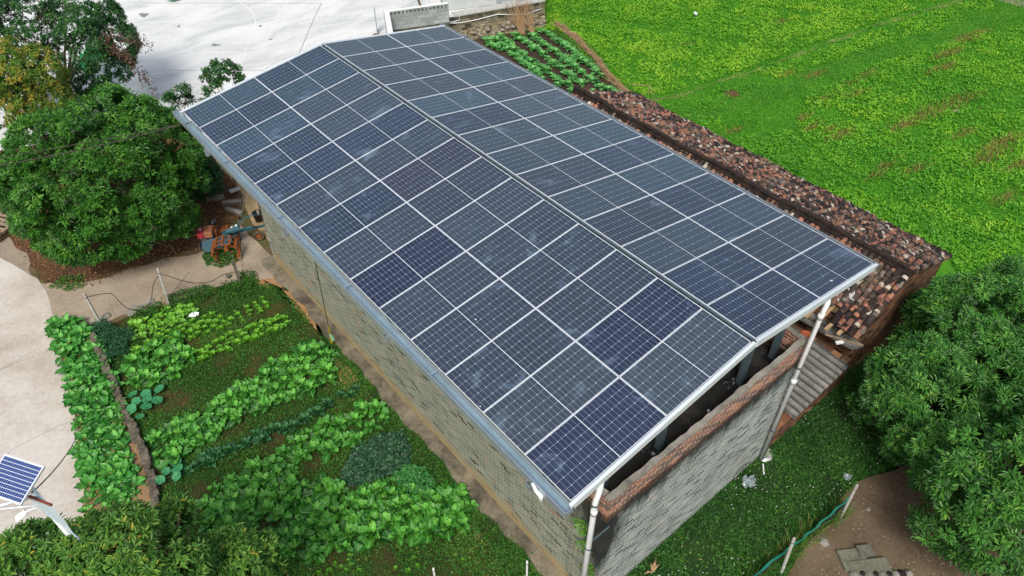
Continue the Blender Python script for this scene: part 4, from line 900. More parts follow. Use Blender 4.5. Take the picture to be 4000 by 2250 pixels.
KINDS = {
 'mustard': [rosette('mustard_plant', VEG, 100+i, 9, .44, .27, 'round', .34, .2, .04, (18, 72), .85) for i in range(5)],
 'lettuce': [rosette('lettuce_plant', VEGP, 120+i, 12, .17, .14, 'round', .12, .1, .022, (22, 75), .2) for i in range(4)],
 'chard': [rosette('pale_greens_plant', VEGP, 130+i, 8, .27, .16, 'round', .38, .03, .012, (25, 60), .7) for i in range(4)],
 'kohl': [rosette('dark_kale_plant', VEGD, 140+i, 13, .22, .13, 'round', .2, .2, .03, (15, 70), .3) for i in range(4)],
 'spinach': [rosette('broadleaf_plant', VEGS, 150+i, 9, .37, .23, 'long', .12, .03, .018, (10, 60), .5) for i in range(5)],
 'kale': [rosette('cabbage_plant', KALE, 160+i, 10, .27, .17, 'round', .25, .12, .02, (20, 65), .5) for i in range(4)],
}
used = set(); VIL = []
def put(kind, x, y, z, sc, label, cat, group, seed):
    r = random.Random(seed); i = r.randrange(len(KINDS[kind])); pr_ = KINDS[kind][i]
    if (kind, i) in used: o = pr_.copy(); COL.objects.link(o)
    else: o = pr_; used.add((kind, i))
    o.location = (x, y, z); o.rotation_euler = (r.uniform(-.12, .12), r.uniform(-.12, .12), r.uniform(0, 6.28)); s = sc*r.choice((r.uniform(.85, 1.15), r.uniform(.85, 1.2), r.uniform(.6, .9))); o.scale = (s, s, s*r.uniform(.85, 1.15))
    tag(o, label, cat, group); VIL.append((x, y)); return o
def bed(kind, poly, d, sc, label, cat, group, z=0.02, seed=0, zf=0.):
    P = [at2(x, y, zf) for x, y in poly]
    for k, (x, y) in enumerate(poisson(P, d, seed)): put(kind, x, y, zf+z, sc, label, cat, group, seed*1000+k)
def rowp(kind, pts, d, sc, label, cat, group, z=.02, seed=0, zf=0., jit=.04):
    P = [Vector(at2(x, y, zf)) for x, y in pts]; r = random.Random(seed); k = 0
    for a, b in zip(P, P[1:]):
        n = max(1, int((b-a).length/d))
        for i in range(n):
            p = a.lerp(b, (i+.5)/n)+Vector((r.gauss(0, jit), r.gauss(0, jit))); put(kind, p.x, p.y, zf+z, sc, label, cat, group, seed*1000+k); k += 1
bed('mustard', [(395, 1100), (470, 1060), (560, 1010), (640, 960), (700, 905), (790, 878), (838, 900), (835, 960), (770, 985), (690, 1020), (600, 1060), (520, 1110), (440, 1160), (390, 1160)], .32, .95, 'big mustard plant in the wide bed crossing the middle of the garden', 'mustard plant', 'mustard plants in the middle bed', seed=1)
bed('mustard', [(330, 924), (375, 878), (423, 870), (442, 852), (458, 857), (455, 884), (474, 905), (466, 937), (428, 956), (388, 969), (338, 969), (327, 950)], .31, .95, 'mustard plant in the clump between the lettuce and the low stone edge', 'mustard plant', 'mustard plants beside the lettuce', seed=2)
bed('mustard', [(500, 1260), (560, 1200), (640, 1165), (720, 1120), (800, 1075), (880, 1055), (950, 1010), (968, 1060), (900, 1110), (820, 1150), (740, 1180), (660, 1215), (580, 1250), (520, 1290)], .36, .86, 'light green mustard plant in the thin bed between dark kale and sweet potato', 'mustard plant', 'mustard plants in the thin bed', seed=3)
bed('mustard', [(520, 1300), (600, 1255), (700, 1225), (820, 1215), (900, 1235), (1000, 1225), (1100, 1255), (1185, 1240), (1190, 1290), (1150, 1335), (1060, 1350), (950, 1350), (850, 1385), (760, 1405), (690, 1420), (600, 1400), (540, 1350)], .32, 1.02, 'large mustard plant in the dense bed at the bottom of the garden', 'mustard plant', 'mustard plants in the bottom bed', seed=4)
bed('lettuce', [(474, 902), (482, 884), (506, 878), (535, 865), (562, 854), (610, 830), (642, 825), (666, 812), (703, 796), (730, 812), (732, 822), (708, 836), (682, 838), (642, 857), (602, 868), (578, 886), (548, 889), (519, 908), (487, 921)], .2, 1.02, 'yellow green lettuce in the long lower lettuce row', 'lettuce', 'lettuces in the lower row', seed=5)
bed('lettuce', [(332, 910), (330, 892), (370, 860), (402, 849), (439, 833), (471, 817), (508, 801), (543, 788), (559, 804), (588, 809), (591, 818), (562, 828), (524, 841), (482, 854), (455, 862), (423, 854), (380, 866), (354, 894)], .2, 1.0, 'yellow green lettuce in the row behind the white scrap', 'lettuce', 'lettuces in the upper row', seed=6)
for i, ln in enumerate((((590, 782), (617, 812)), ((622, 772), (633, 800)), ((640, 762), (660, 792)), ((658, 750), (676, 780)))):
    rowp('lettuce', ln, .15, .72, 'small lettuce seedling in one of the four short rows on bare soil', 'lettuce', 'lettuce seedlings on bare soil', seed=10+i, jit=.01)
bed('chard', [(330, 825), (354, 814), (388, 796), (436, 774), (482, 766), (492, 785), (471, 801), (447, 809), (402, 833), (359, 854), (332, 849)], .26, 1.05, 'pale flat-leaved green plant at the upper left end of the garden', 'leafy plant', 'pale greens by the fence posts', seed=16)
rowp('kohl', [(470, 1185), (560, 1145), (640, 1110), (730, 1075), (830, 1020), (900, 975)], .22, 1.05, 'blue green kale plant in the dark single row', 'kale plant', 'dark kale row', seed=17, jit=.06)
rowp('kohl', [(500, 1165), (600, 1120), (700, 1070)], .28, .9, 'blue green kale plant in the dark single row', 'kale plant', 'dark kale row', seed=18, jit=.07)
bed('spinach', [(140, 812), (205, 812), (240, 860), (262, 910), (290, 985), (310, 1060), (328, 1120), (335, 1180), (345, 1240), (352, 1290), (225, 1300), (215, 1240), (215, 1160), (203, 1080), (190, 1000), (168, 925), (148, 860)], .245, 1.02, 'broad-leaved green plant in the narrow raised bed along the concrete road', 'leafy plant', 'broad-leaved plants along the road', z=.10, seed=19)
# kale rows in the crop bed by the retaining wall (field level)
KS = 1.6
for i, ln in enumerate((((1222, 98), (1250, 130)), ((1255, 92), (1320, 145), (1395, 198), (1450, 235)), ((1293, 90), (1360, 138), (1430, 190), (1470, 215)), ((1330, 88), (1400, 135), (1455, 180), (1500, 212)), ((1365, 80), (1420, 118), (1480, 165), (1515, 195)), ((1240, 96), (1300, 150), (1370, 200)))):
    rowp('kale', ln, .25, 1.3, 'green cabbage plant in the rows below the stained retaining wall', 'cabbage plant', 'cabbage rows below the retaining wall', seed=30+i, zf=ZF, jit=.05)
for i, p in enumerate(((1530, 228), (1510, 222), (1490, 232), (1548, 236), (1405, 215), (1440, 232))):
    x, y = at2(*p, ZF); put('kale', x, y, ZF+.02, 1.2, 'cabbage plant at the lower end of the bed beside the tiled shed', 'cabbage plant', 'cabbages next to the shed', 400+i)
# seedlings on the bottom strip of soil
r = random.Random(77)
for i in range(16):
    x, y = at2(r.uniform(790, 1260), r.uniform(1395, 1446), 0); put('lettuce', x, y, .02, .45, 'tiny pale seedling on the bare soil along the bottom edge', 'seedling', 'seedlings at the bottom edge', 500+i)
# pumpkin vine: a few large round leaves
pk = m_leaf('pumpkin_leaf', [(0, '#2f7a4c'), (1, '#4a9a62')], .5, .2)
for i, (cx, cy, n, lb) in enumerate(((365, 1022, 9, 'pumpkin vine with big round blue green leaves beside the stone edging'), (440, 1195, 5, 'small pumpkin vine with round leaves at the end of the dark kale row'))):
    c = at(cx, cy, 0); r = random.Random(i); m = MB()
    for k in range(n):
        a = k*2.4; rr = .12+.055*k; p = c+Vector((math.cos(a)*rr, math.sin(a)*rr, .16+.05*r.random())); s = r.uniform(.11, .16); tx, ty = r.uniform(-.3, .3), r.uniform(-.3, .3); ring = []
        for j in range(15):
            b = j/15*2*math.pi; q = s*(1+.08*math.sin(5*b)); ring.append(p+Vector((math.cos(b)*q, math.sin(b)*q, math.cos(b)*q*tx+math.sin(b)*q*ty+.02)))
        for j in range(15): m.poly([p, ring[j], ring[(j+1) % 15]], tone=r.random())
        m.tube([(c.x, c.y, .02), tuple(p)], .008, 5, tone=.5)
    tag(m.build('pumpkin_plant', pk, None, loc=(c.x, c.y, 0)), lb, 'pumpkin plant')
def bush(name, poly, h, dens, ll, lw, mat, label, cat, seed, z0=0., tone=(.5, .25), up=.7, kind=None, group=None):
    P = [at2(x, y, z0) for x, y in poly]; q = scatter(P, dens, seed); g = np.random.default_rng(seed); c = np.array(P).mean(0); n = len(q)
    rr = np.linalg.norm(q-c, axis=1); rr /= rr.max(); z = z0+h*(1-rr**2*.55)*g.uniform(.3, 1, n)+.03*np.sin(q[:, 0]*9)*np.sin(q[:, 1]*8)
    Pt = np.column_stack([q, z]); a = g.uniform(0, 6.28, n); D_ = norm(np.column_stack([np.cos(a), np.sin(a), g.normal(-.05, .35, n)])); U = norm(np.column_stack([g.normal(0, .4, n), g.normal(0, .4, n), np.ones(n)]))
    V, F = leaves(Pt, D_, U, ll*g.uniform(.7, 1.2, n), lw*g.uniform(.8, 1.2, n), .3, .25)
    o = np_mesh(name, V, F, mat, None, np.repeat(np.clip(g.normal(*tone, n), 0, 1), 2), off=(c[0], c[1], z0)); o.location = (c[0], c[1], z0); return tag(o, label, cat, group, kind)
bush('sweet_potato_bush', [(860, 1195), (900, 1130), (960, 1100), (1010, 1090), (1030, 1120), (1030, 1170), (980, 1200), (930, 1215), (880, 1225)], .24, 1500, .11, .085, SWEET, 'very dark bluish sweet potato bush in the lower garden', 'bush', 71)
bush('chilli_bush', [(985, 1205), (1020, 1175), (1060, 1180), (1090, 1210), (1092, 1255), (1050, 1255), (1010, 1235)], .26, 1100, .11, .055, m_leaf('chilli_leaf', [(0, '#2c6a34'), (1, '#58a050')], .45, .25), 'mid green chilli bush next to the dark sweet potato bush', 'bush', 72)
bush('feathery_weed', [(222, 822), (262, 808), (300, 835), (330, 835), (345, 850), (325, 868), (322, 895), (292, 905), (285, 925), (262, 900), (252, 870)], .3, 1100, .10, .03, m_leaf('feathery_leaf', [(0, '#1c4a2c'), (1, '#3a7048')], .6, .2), 'dark feathery weed bush at the foot of the leftmost concrete post', 'weed', 73)
bush('creeper', [(510, 645), (560, 610), (598, 630), (600, 660), (560, 675), (520, 670)], .22, 900, .07, .05, GRASSL, 'weeds with white flowers growing through the iron cage wheels', 'weed', 74, tone=(.3, .2))
bush('weed_patch', [(120, 725), (150, 700), (215, 690), (212, 725), (170, 735)], .14, 500, .07, .04, GRASSL, 'low weeds at the edge of the leaf litter beside the concrete road', 'weed', 75, tone=(.5, .25))
for i, (poly, lb) in enumerate(((((420, 745), (520, 720), (560, 735), (500, 765), (430, 775)), 'creeping weeds along the path edge behind the pale greens'), (((560, 715), (640, 700), (660, 740), (600, 760), (540, 760)), 'tall grassy weeds below the dark square post'), (((600, 690), (640, 690), (655, 715), (610, 715)), 'weed tuft at the foot of the dark square post'), (((330, 790), (400, 765), (430, 775), (350, 815)), 'creeping weeds beside the two short stakes'))):
    bush('weed_patch', poly, .2, 900, .09, .03, GRASSL, lb, 'weed', 80+i, tone=(.35, .2))
for i, (x, y, z, lb) in enumerate(((-3.62, -15.55, 3.1, 'upper fern growing out of the wall corner bricks'), (-3.62, -15.72, 2.5, 'middle fern growing out of the wall corner bricks'), (-3.62, -15.9, 1.75, 'lowest brownish fern growing out of the wall corner bricks'))):
    g = np.random.default_rng(i); n = 90; P = np.tile([[x+.16, y, z]], (n, 1)); a = g.uniform(0, 6.28, n); t = g.uniform(.02, .26, (n, 1)); dd = norm(np.column_stack([-.9-.2*g.random(n), np.sin(a)*.9, np.cos(a)*.7-.1]))
    P = P+dd*t; V, F = leaves(P, norm(dd+g.normal(size=(n, 3))*.8), norm(g.normal(size=(n, 3))), .09, .025, .2, .3)
    o = np_mesh('fern', V, F, m_leaf('fern_leaf_%s' % 'abc'[i], [(0, '#3f7a2a'), (.7, '#6fae3c'), (1, '#8a6a3c' if i == 2 else '#8fc04a')], .5, .3), None, np.repeat(g.random(n), 2), off=(x, y, z)); o.location = (x, y, z); tag(o, lb, 'fern')

# ---------------------------------------------------------------- ground cover (stuff)
def cover(name, poly, z, n_blade, n_leaf, bl, ls, mat, label, cat, seed, keep=None, tone=(.4, .22), excl=None):
    g = np.random.default_rng(seed); Vs, Fs, Ts = [], [], []; nb = 0
    if n_blade:
        q = scatter(poly, n_blade, seed, keep); n = len(q); P = np.column_stack([q, np.full(n, z)]); D_ = norm(np.column_stack([g.normal(0, .55, n), g.normal(0, .55, n), np.ones(n)*.9])); V, F = blades(P, D_, bl*g.uniform(.5, 1.3, n), .012, g)
        Vs.append(V); Fs.append(F); Ts.append(np.clip(g.normal(*tone, n)+.25*(sn(q[:, 0], q[:, 1], 1.3, seed)-.5), 0, 1)); nb += len(V)
    if n_leaf:
        q = scatter(poly, n_leaf, seed+1, keep); n = len(q); a = g.uniform(0, 6.28, n); P = np.column_stack([q, z+g.uniform(.01, ls*.9, n)]); D_ = norm(np.column_stack([np.cos(a), np.sin(a), g.normal(.1, .35, n)]))
        V, F = leaves(P, D_, norm(np.column_stack([g.normal(0, .3, n), g.normal(0, .3, n), np.ones(n)])), ls*g.uniform(.6, 1.3, n), ls*.5, .3, .1)
        Vs.append(V); Fs.append(F+nb); Ts.append(np.repeat(np.clip(g.normal(*tone, n)+.25*(sn(q[:, 0], q[:, 1], 1.3, seed)-.5), 0, 1), 2))
    return tag(np_mesh(name, np.concatenate(Vs), np.concatenate(Fs), mat, None, np.concatenate(Ts)), label, cat, kind='stuff')
gpoly = [at2(x, y) for x, y in ((250, 860), (330, 800), (420, 778), (520, 742), (600, 712), (690, 720), (740, 760), (800, 830), (850, 870), (950, 980), (1050, 1090), (1190, 1250), (1330, 1400), (1400, 1500), (600, 1500), (395, 1290), (330, 1050))]
ap = lambda x, y: np.where(x > -4.35, .9, 0)
cover('garden_weeds', gpoly, 0.005, 900, 800, .12, .06, GRASSL, 'low weeds and grass between the vegetable beds', 'weeds', 90, keep=lambda x, y: np.clip((sn(x, y, 2.1, 3)-.12)*2.4, .12, 1), tone=(.45, .2))
cover('wall_foot_grass', [at2(x, y) for x, y in ((840, 870), (880, 880), (985, 1000), (1100, 1120), (1240, 1260), (1350, 1385), (1400, 1460), (1330, 1500), (1200, 1330), (1100, 1240), (1020, 1100), (930, 1000))], .005, 500, 650, .10, .055, GRASSL, 'dense green weeds between the garden beds and the concrete apron', 'weeds', 92, keep=lambda x, y: np.clip((sn(x, y, 1.7, 1)-.15)*2, .1, 1), tone=(.38, .2))
cover('apron_weeds', [(-4.05, -9), (-3.75, -9), (-3.7, -13), (-3.55, -16), (-3.6, -17.8), (-4.6, -17.8), (-4.3, -13)], .01, 260, 420, .12, .07, GRASSL, 'weeds creeping over the edge of the concrete apron', 'weeds', 99, keep=lambda x, y: np.clip((sn(x, y, 2.4, 6)-.35)*2.5, 0, 1)*np.clip((-x-3.55)/.6+(-y-14)/4, .05, 1), tone=(.4, .2))
PLOTL = m_leaf('plot_leaf', [(0, '#20441a'), (.4, '#346624'), (.7, '#4c8430'), (.9, '#709440'), (1, '#948c54')], .6, .18)
cover('plot_grass', [(x, y) for x, y in end_poly], .01, 900, 700, .17, .08, PLOTL, 'coarse grass and creeping weeds on the plot below the end wall', 'grass', 94, keep=lambda x, y: np.clip((sn(x, y, 1.5, 5)-.05)*2.4, .15, 1), tone=(.33, .2))
q = scatter(end_poly, 12, 96); n = len(q); g = np.random.default_rng(9); keep = sn(q[:, 0], q[:, 1], 1.4, 2) > .5; q = q[keep]; n = len(q); s = .010
P = np.column_stack([q, np.full(n, .14)]); V = (P[:, None, :]+np.array([[-s, -s, 0], [s, -s, 0], [s, s, 0], [-s, s, 0], [0, 0, s*1.2]])[None]).reshape(-1, 3); b_ = (np.arange(n)*5)[:, None]; F = np.concatenate([b_+np.array([0, 1, 4]), b_+np.array([1, 2, 4]), b_+np.array([2, 3, 4]), b_+np.array([3, 0, 4])], 1).reshape(-1, 3)
tag(np_mesh('daisy_flowers', V, F, M['white'], None, None), 'scattered tiny white daisy flowers in the coarse grass', 'flowers', kind='stuff')
# leaf litter
lp = [at2(x, y) for x, y in ((60, 640), (0, 560), (300, 560), (480, 400), (560, 420), (600, 480), (590, 560), (500, 630), (330, 680), (230, 720), (110, 720))]
q = scatter(lp, 130, 97); n = len(q); a = g.uniform(0, 6.28, n); V, F = leaves(np.column_stack([q, g.uniform(.01, .04, n)]), norm(np.column_stack([np.cos(a), np.sin(a), g.normal(0, .3, n)])), norm(np.column_stack([g.normal(0, .4, n), g.normal(0, .4, n), np.ones(n)])), .09, .035, .4, .2)
tag(np_mesh('leaf_litter', V, F, m_leaf('litter_leaf', [(0, '#4d3524'), (.5, '#7d5a3c'), (1, '#b08a5c')], .9, .05), None, np.repeat(g.random(n), 2)), 'dry fallen leaves and twigs under the big round tree', 'leaf litter', kind='stuff')
# stones of the gravel verge
def stones(name, poly, z, n, smin, smax, mat, label, seed):
    g = np.random.default_rng(seed); q = scatter(poly, n, seed); V = []; F = []
    for i, (x, y) in enumerate(q):
        s = g.uniform(smin, smax); b = len(V); a = g.random()*3
        for k in range(6): V.append((x+s*math.cos(a+k)*g.uniform(.7, 1.1), y+s*math.sin(a+k)*g.uniform(.7, 1.1), z))
        V.append((x, y, z+s*.7))
        for k in range(6): F.append((b+k, b+(k+1) % 6, b+6))
    return tag(np_mesh(name, V, F, mat, None), label, 'gravel', kind='stuff')
stones('verge_gravel', [at2(645, 715), at2(700, 705), (-4.0, -2.0), (-4.05, -5.2), at2(760, 765), at2(720, 730)], .01, 60, .012, .035, m_plain('verge_stone', '#b59a7e', .9, 0, .4, 30), 'loose stones beside the concrete apron', 3)
stones('bed_gravel', [at2(x, y) for x, y in ((238, 880), (262, 900), (300, 1000), (350, 1100), (372, 1180), (385, 1285), (350, 1290), (322, 1130), (290, 1020))], .17, 90, .01, .025, m_plain('bed_stone', '#bd9b78', .9, 0, .4, 30), 'small gravel along the top of the stone edged bed', 4)

# field crop: leafy plants in the plots right of the tiled shed
def FP(*pts): return [at2(x, y, ZF) for x, y in pts]
plots = [
 (FP((1370, 75), (1380, -60), (2440, -60), (2360, 5), (2060, 105), (1880, 172), (1700, 232), (1620, 245), (1570, 215), (1520, 150), (1450, 90)), 90, (.62, .2), 0),
 (FP((1890, 185), (2070, 128), (2300, 45), (2480, -5), (2500, 20), (2360, 78), (2140, 140), (1960, 200)), 60, (.52, .2), 1),
 (FP((2030, 245), (2200, 165), (2320, 130), (2480, 80), (2700, 40), (2800, 300), (2700, 660), (2576, 640), (2380, 560), (2200, 480), (2070, 400), (2000, 330)), 80, (.44, .2), 2),
 (FP((1860, 350), (1990, 330), (2050, 400), (2160, 470), (2350, 540), (2500, 600), (2700, 700), (2700, 800), (2420, 700), (2380, 640), (2270, 600), (2100, 500), (1960, 430), (1870, 385)), 85, (.40, .2), 3),
 (FP((1660, 270), (1860, 215), (1930, 215), (1800, 270), (1830, 330), (1740, 310)), 30, (.35, .2), 4)]
g = np.random.default_rng(2); Vs, Fs, Ts = [], [], []; nb = 0
for poly, dens, tn, sd in plots:
    kp = lambda x, y: np.clip((sn(x, y, .9, sd)*.6+sn(x, y, 2.3, sd+4)*.55-.22)*2.6, .06, 1)
    q = scatter(poly, dens, 200+sd, kp); n = len(q); c = np.repeat(q, 4, 0); m_ = len(c); a = g.uniform(0, 6.28, m_)
    far = np.clip((c[:, 0]-14)/25, 0, 1); P = np.column_stack([c+g.normal(0, .035, (m_, 2)), ZF+g.uniform(.02, .10, m_)]); D_ = norm(np.column_stack([np.cos(a), np.sin(a), g.uniform(.15, 1.3, m_)]))
    V, F = leaves(P, D_, norm(np.column_stack([-np.cos(a)*.4, -np.sin(a)*.4, np.ones(m_)])), g.uniform(.07, .13, m_), g.uniform(.045, .08, m_), .25, .15)
    Vs.append(V); Fs.append(F+nb); nb += len(V); Ts.append(np.repeat(np.clip(g.normal(tn[0], tn[1], m_)+.5*(sn(c[:, 0], c[:, 1], .5, sd)-.5)+.35*(sn(c[:, 0], c[:, 1], 1.9, sd+9)-.5), 0, 1), 2))
tag(np_mesh('field_crop', np.concatenate(Vs), np.concatenate(Fs), FIELDL, None, np.concatenate(Ts)), 'bright green leafy crop covering the field plots', 'crop', kind='stuff')
allf = FP((1370, 75), (1380, -80), (2700, -80), (2800, 800), (2420, 720), (2380, 640), (2100, 490), (1850, 360), (1640, 262), (1560, 230))
cover('field_grass', allf, ZF, 220, 260, .13, .075, m_leaf('field_weed', [(0, '#2f7416'), (.6, '#509c20'), (1, '#86ba30')], .55, .25), 'fine grass and clover between the crop plots', 'grass', 210, tone=(.45, .3))
# dry brown tufts
g = np.random.default_rng(33); Vs = []; Fs = []; Ts = []; nb = 0
for (x, y, rx_, n) in ((2440, 95, .9, 500), (2380, 140, .8, 420), (2370, 175, .7, 380), (2180, 100+90, .5, 130), (2050, 190, .5, 160), (1980, 305-115, .45, 120), (2400, 260, 1.1, 520), (2330, 290, .9, 460), (2270, 320, .7, 300), (2150, 240, .5, 160), (2110, 345, .5, 260), (2090, 330, .3, 120), (2230, 420, .5, 160), (2300, 430, .5, 160), (2480, 400, .8, 460), (2520, 360, .8, 460), (2560, 420, .7, 360), (2200, 445, .35, 110), (2020, 300, .3, 110), (2040, 325, .3, 130), (1960, 60, .5, 100), (1720, 120, .4, 70), (1850, 330, .4, 90), (2140, 215, .5, 120), (2420, 340, .5, 200), (2080, 250, .4, 100), (2530, 500, .6, 160)):
    c = np.array(at2(x, y, ZF)); fu = np.array(F_(2400, 75))-np.array(F_(1900, 243)); fu /= np.linalg.norm(fu); fv = np.array([-fu[1], fu[0]]); n = int(n*.8); gg = g.normal(size=(n, 2)); q = c+fu*gg[:, :1]*rx_*1.0+fv*gg[:, 1:]*rx_*.22; P = np.column_stack([q, np.full(n, ZF)]); D_ = norm(np.column_stack([g.normal(.25, .5, n), g.normal(0, .5, n), np.ones(n)])); V, F = blades(P, D_, .28*g.uniform(.5, 1.3, n), .018, g); Vs.append(V); Fs.append(F+nb); nb += len(V); Ts.append(g.random(n))
tag(np_mesh('dry_tufts', np.concatenate(Vs), np.concatenate(Fs), m_leaf('dry_grass', [(0, '#4a4424'), (.4, '#746434'), (.75, '#9c8648'), (1, '#b3a862')], .8, .15), None, np.concatenate(Ts)), 'dry brown grass tufts standing in the green field', 'dry grass', kind='stuff')
p = at(1840, 237, ZF); m = MB(); m.lathe(tuple(p), [(.42, .0), (.38, .05), (.22, .10), (.001, .12)], 12); tag(m.build('ash_heap', M['litter_soil'], None, loc=p), 'dark brown heap of rotting leaves alone in the green field', 'heap')
p = at(1748, 46, ZF); m = MB(); m.obox((p.x, p.y, ZF+.3), (.28, .2, .015), rz=.5, rx=.5); m.tube([(p.x, p.y, ZF), (p.x, p.y, ZF+.3)], .01, 5); tag(m.build('marker_card', M['white'], None, loc=p), 'small white card on a stick standing in the bright green field', 'card')
p = at(2405, 281, ZF); m = MB(); m.obox((p.x, p.y, ZF+.04), (.42, .13, .09), rz=-.3); tag(m.build('fallen_branch', M['wood'], None, loc=p, bevel=.03), 'pale chunk of wood lying in the field grass on the right', 'wood')
# dry cane fence lying along the crop bed
r = random.Random(4); m = MB(); L_ = [Vector((*at2(x, y, ZF), ZF)) for x, y in ((1398, 64), (1450, 102), (1500, 155), (1530, 195), (1580, 245))]
for i in range(620):
    k = r.randrange(4); a = L_[k].lerp(L_[k+1], r.random()); d = (L_[k+1]-L_[k]).normalized(); s = Vector((-d.y, d.x, 0)); c = a+s*r.gauss(0, .09)+Vector((0, 0, r.uniform(.03, .26))); d2 = (d+s*r.gauss(0, .2)+Vector((0, 0, r.gauss(0, .14)))).normalized()*r.uniform(.15, .45)
    m.tube([c-d2, c+d2], r.uniform(.006, .014), 4, cap=False)
tag(m.build('cane_edging', M['straw'], None, loc=L_[2]), 'long heaped ridge of dry canes edging the cabbage bed', 'cane ridge')
m = MB(); q = [at(*p, ZF) for p in ((1585, 240), (1630, 243), (1640, 262))]
m.tube([q[0]+Vector((0, 0, .6)), q[1]+Vector((0, 0, .6)), q[2]+Vector((0, 0, .5))], .018, 6); m.tube([q[1]+Vector((0, 0, .6)), q[1]], .015, 6); tag(m.build('bamboo_stake', M['straw'], None, loc=q[0]), 'thin bamboo rail at the field corner next to the tiled shed', 'stake')

# ---------------------------------------------------------------- left strip: stone edged bed
e = [at2(x, y) for x, y in ((236, 850), (262, 905), (300, 1000), (335, 1080), (368, 1150), (388, 1220), (398, 1300), (400, 1400))]
bedm = thing('stone_edging', 'low rubble stone edging between the roadside bed and the vegetable garden', 'edging', (e[3][0], e[3][1], 0))
m = MB(); r = random.Random(2); P = [Vector(p) for p in e]
for a, b in zip(P, P[1:]):
    d = (b-a).normalized(); s = Vector((-d.y, d.x)); n = int((b-a).length/.10)
    for i in range(n):
        c = a.lerp(b, (i+.5)/n)+s*r.uniform(-.03, .03); m.obox((c.x, c.y, .07+r.uniform(-.01, .02)), (.17*r.uniform(.7, 1.1), .2*r.uniform(.7, 1.2), .28), rz=math.atan2(d.y, d.x)+r.uniform(-.3, .3), rx=r.uniform(-.15, .15))
m.build('stones', m_soil('edging_stone', [(.28, '#2f2c26'), (.45, '#544e43'), (.6, '#7a7262'), (.78, '#5d5c3e')], 4, 18, .8), bedm, bevel=.02)
sheet('raised_bed_soil', [at2(x, y) for x, y in ((136, 812), (205, 805), (236, 850), (262, 905), (300, 1000), (335, 1080), (368, 1150), (388, 1220), (398, 1300), (400, 1420), (230, 1420), (215, 1280), (213, 1200), (200, 1080), (188, 1000), (165, 915), (145, 860))], .14, m_soil('bed_soil', [(.25, '#5e4c38'), (.45, '#866b4e'), (.6, '#a2835f'), (.8, '#b59c7c')], 1.2, 18, .9), .03, .2, side=-.02, seed=9)
# concrete fence posts, wires
def post(label, foot, top, wd, mat, cap=None):
    f = Vector(foot); t = Vector(top); o = thing('fence_post', label, 'post', f); m = MB(); d = t-f; m.tube([f-Vector((0, 0, .1)), t], [wd*.72, wd*.68], 4); m.build('post', mat, o, bevel=.008)
    m = MB(); m.tube([t-d*.14, t-d*.13], wd*.78, 6); m.build('wire_tie', M['wire'], o); return o
def vtop(x, y, xt, yt, h):
    f = at(x, y, 0); t = at(xt, yt, h); return f, t
f1, t1 = vtop(255, 816, 211, 738, 1.25); post('pale leaning concrete post nearest the road, feathery weed at its foot', f1, t1, .06, M['conc_post'])
f2, t2 = vtop(424, 767, 396, 674, 1.45); post('pale tall concrete post beside two short stakes', f2, t2, .06, M['conc_post'])
f3, t3 = vtop(604, 712, 585, 655, 1.0); post('short dark square concrete post by the tractor and the house corner', f3, t3, .09, M['conc_dark'])
for i, (x, y, xt, yt, lb) in enumerate(((413, 770, 404, 745, 'left one of two short pale stakes by the tall concrete post'), (421, 768, 411, 741, 'right one of two short pale stakes by the tall concrete post'))):
    f, t = vtop(x, y, xt, yt, .45); m = MB(); m.tube([f, t], .04, 4); tag(m.build('short_stake', M['wood'], None, loc=f), lb, 'stake')
def hang(name, a, b, sag, r_, label, n=16, cat='wire', pts=None):
    a, b = Vector(a), Vector(b); m = MB()
    P = pts or [a.lerp(b, k/n)-Vector((0, 0, sag*4*(k/n)*(1-k/n))) for k in range(n+1)]; m.tube(P, r_, 5); return tag(m.build(name, M['wire'], None, loc=a), label, cat)
w1 = f1.lerp(t1, .88); w2 = f2.lerp(t2, .82); w3 = f3.lerp(t3, .5)
def bez(P, n=28):
    P = [Vector(p) for p in P]; out = []
    for i in range(len(P)-1):
        p0 = P[max(i-1, 0)]; p1 = P[i]; p2 = P[i+1]; p3 = P[min(i+2, len(P)-1)]
        for k in range(7):
            t = k/7; out.append(.5*((2*p1)+(p2-p0)*t+(2*p0-5*p1+4*p2-p3)*t*t+(3*p1-p0-3*p2+p3)*t**3))
    return out+[P[-1]]
hang('loose_wire', w1, w2, 0, .012, 'loose wire looping down between the two pale concrete posts', pts=bez([w1, at(275, 738, .9), at(302, 760, .5), at(325, 778, .15), at(350, 779, .1), at(378, 760, .3), at(386, 715, .8), w2]))
hang('loose_wire', w2, w3, 0, .012, 'loose wire swinging from the tall pale post to the dark square post', pts=bez([w2, at(420, 693, 1.05), at(455, 705, .75), at(490, 712, .5), at(530, 708, .45), at(560, 692, .5), w3]))
hang('guy_wire', at(412, 765, .05), at(475, 685, 1.2), 0, .007, 'thin taut wire rising over the dirt path from the two short stakes')
p = at(577, 721-48+0, 0); p = at((500+1272/3.22)*.644, (750+1075/3.22)*.644, 0); m = MB(); m.obox((p.x, p.y, .06), (.13, .13, .12), rz=.4); tag(m.build('brick_block', M['conc_dark'], None, loc=p, bevel=.01), 'small dark block on the dirt path beside the square post', 'block')
p = at((500+1565/3.22)*.644, (750+1095/3.22)*.644, 0); m = MB(); m.obox((p.x, p.y, .04), (.38, .2, .07), rz=-.9); tag(m.build('stone_slab', M['wood'], None, loc=p, bevel=.015), 'flat tan stone beside the dark square post and the loose stones', 'stone')
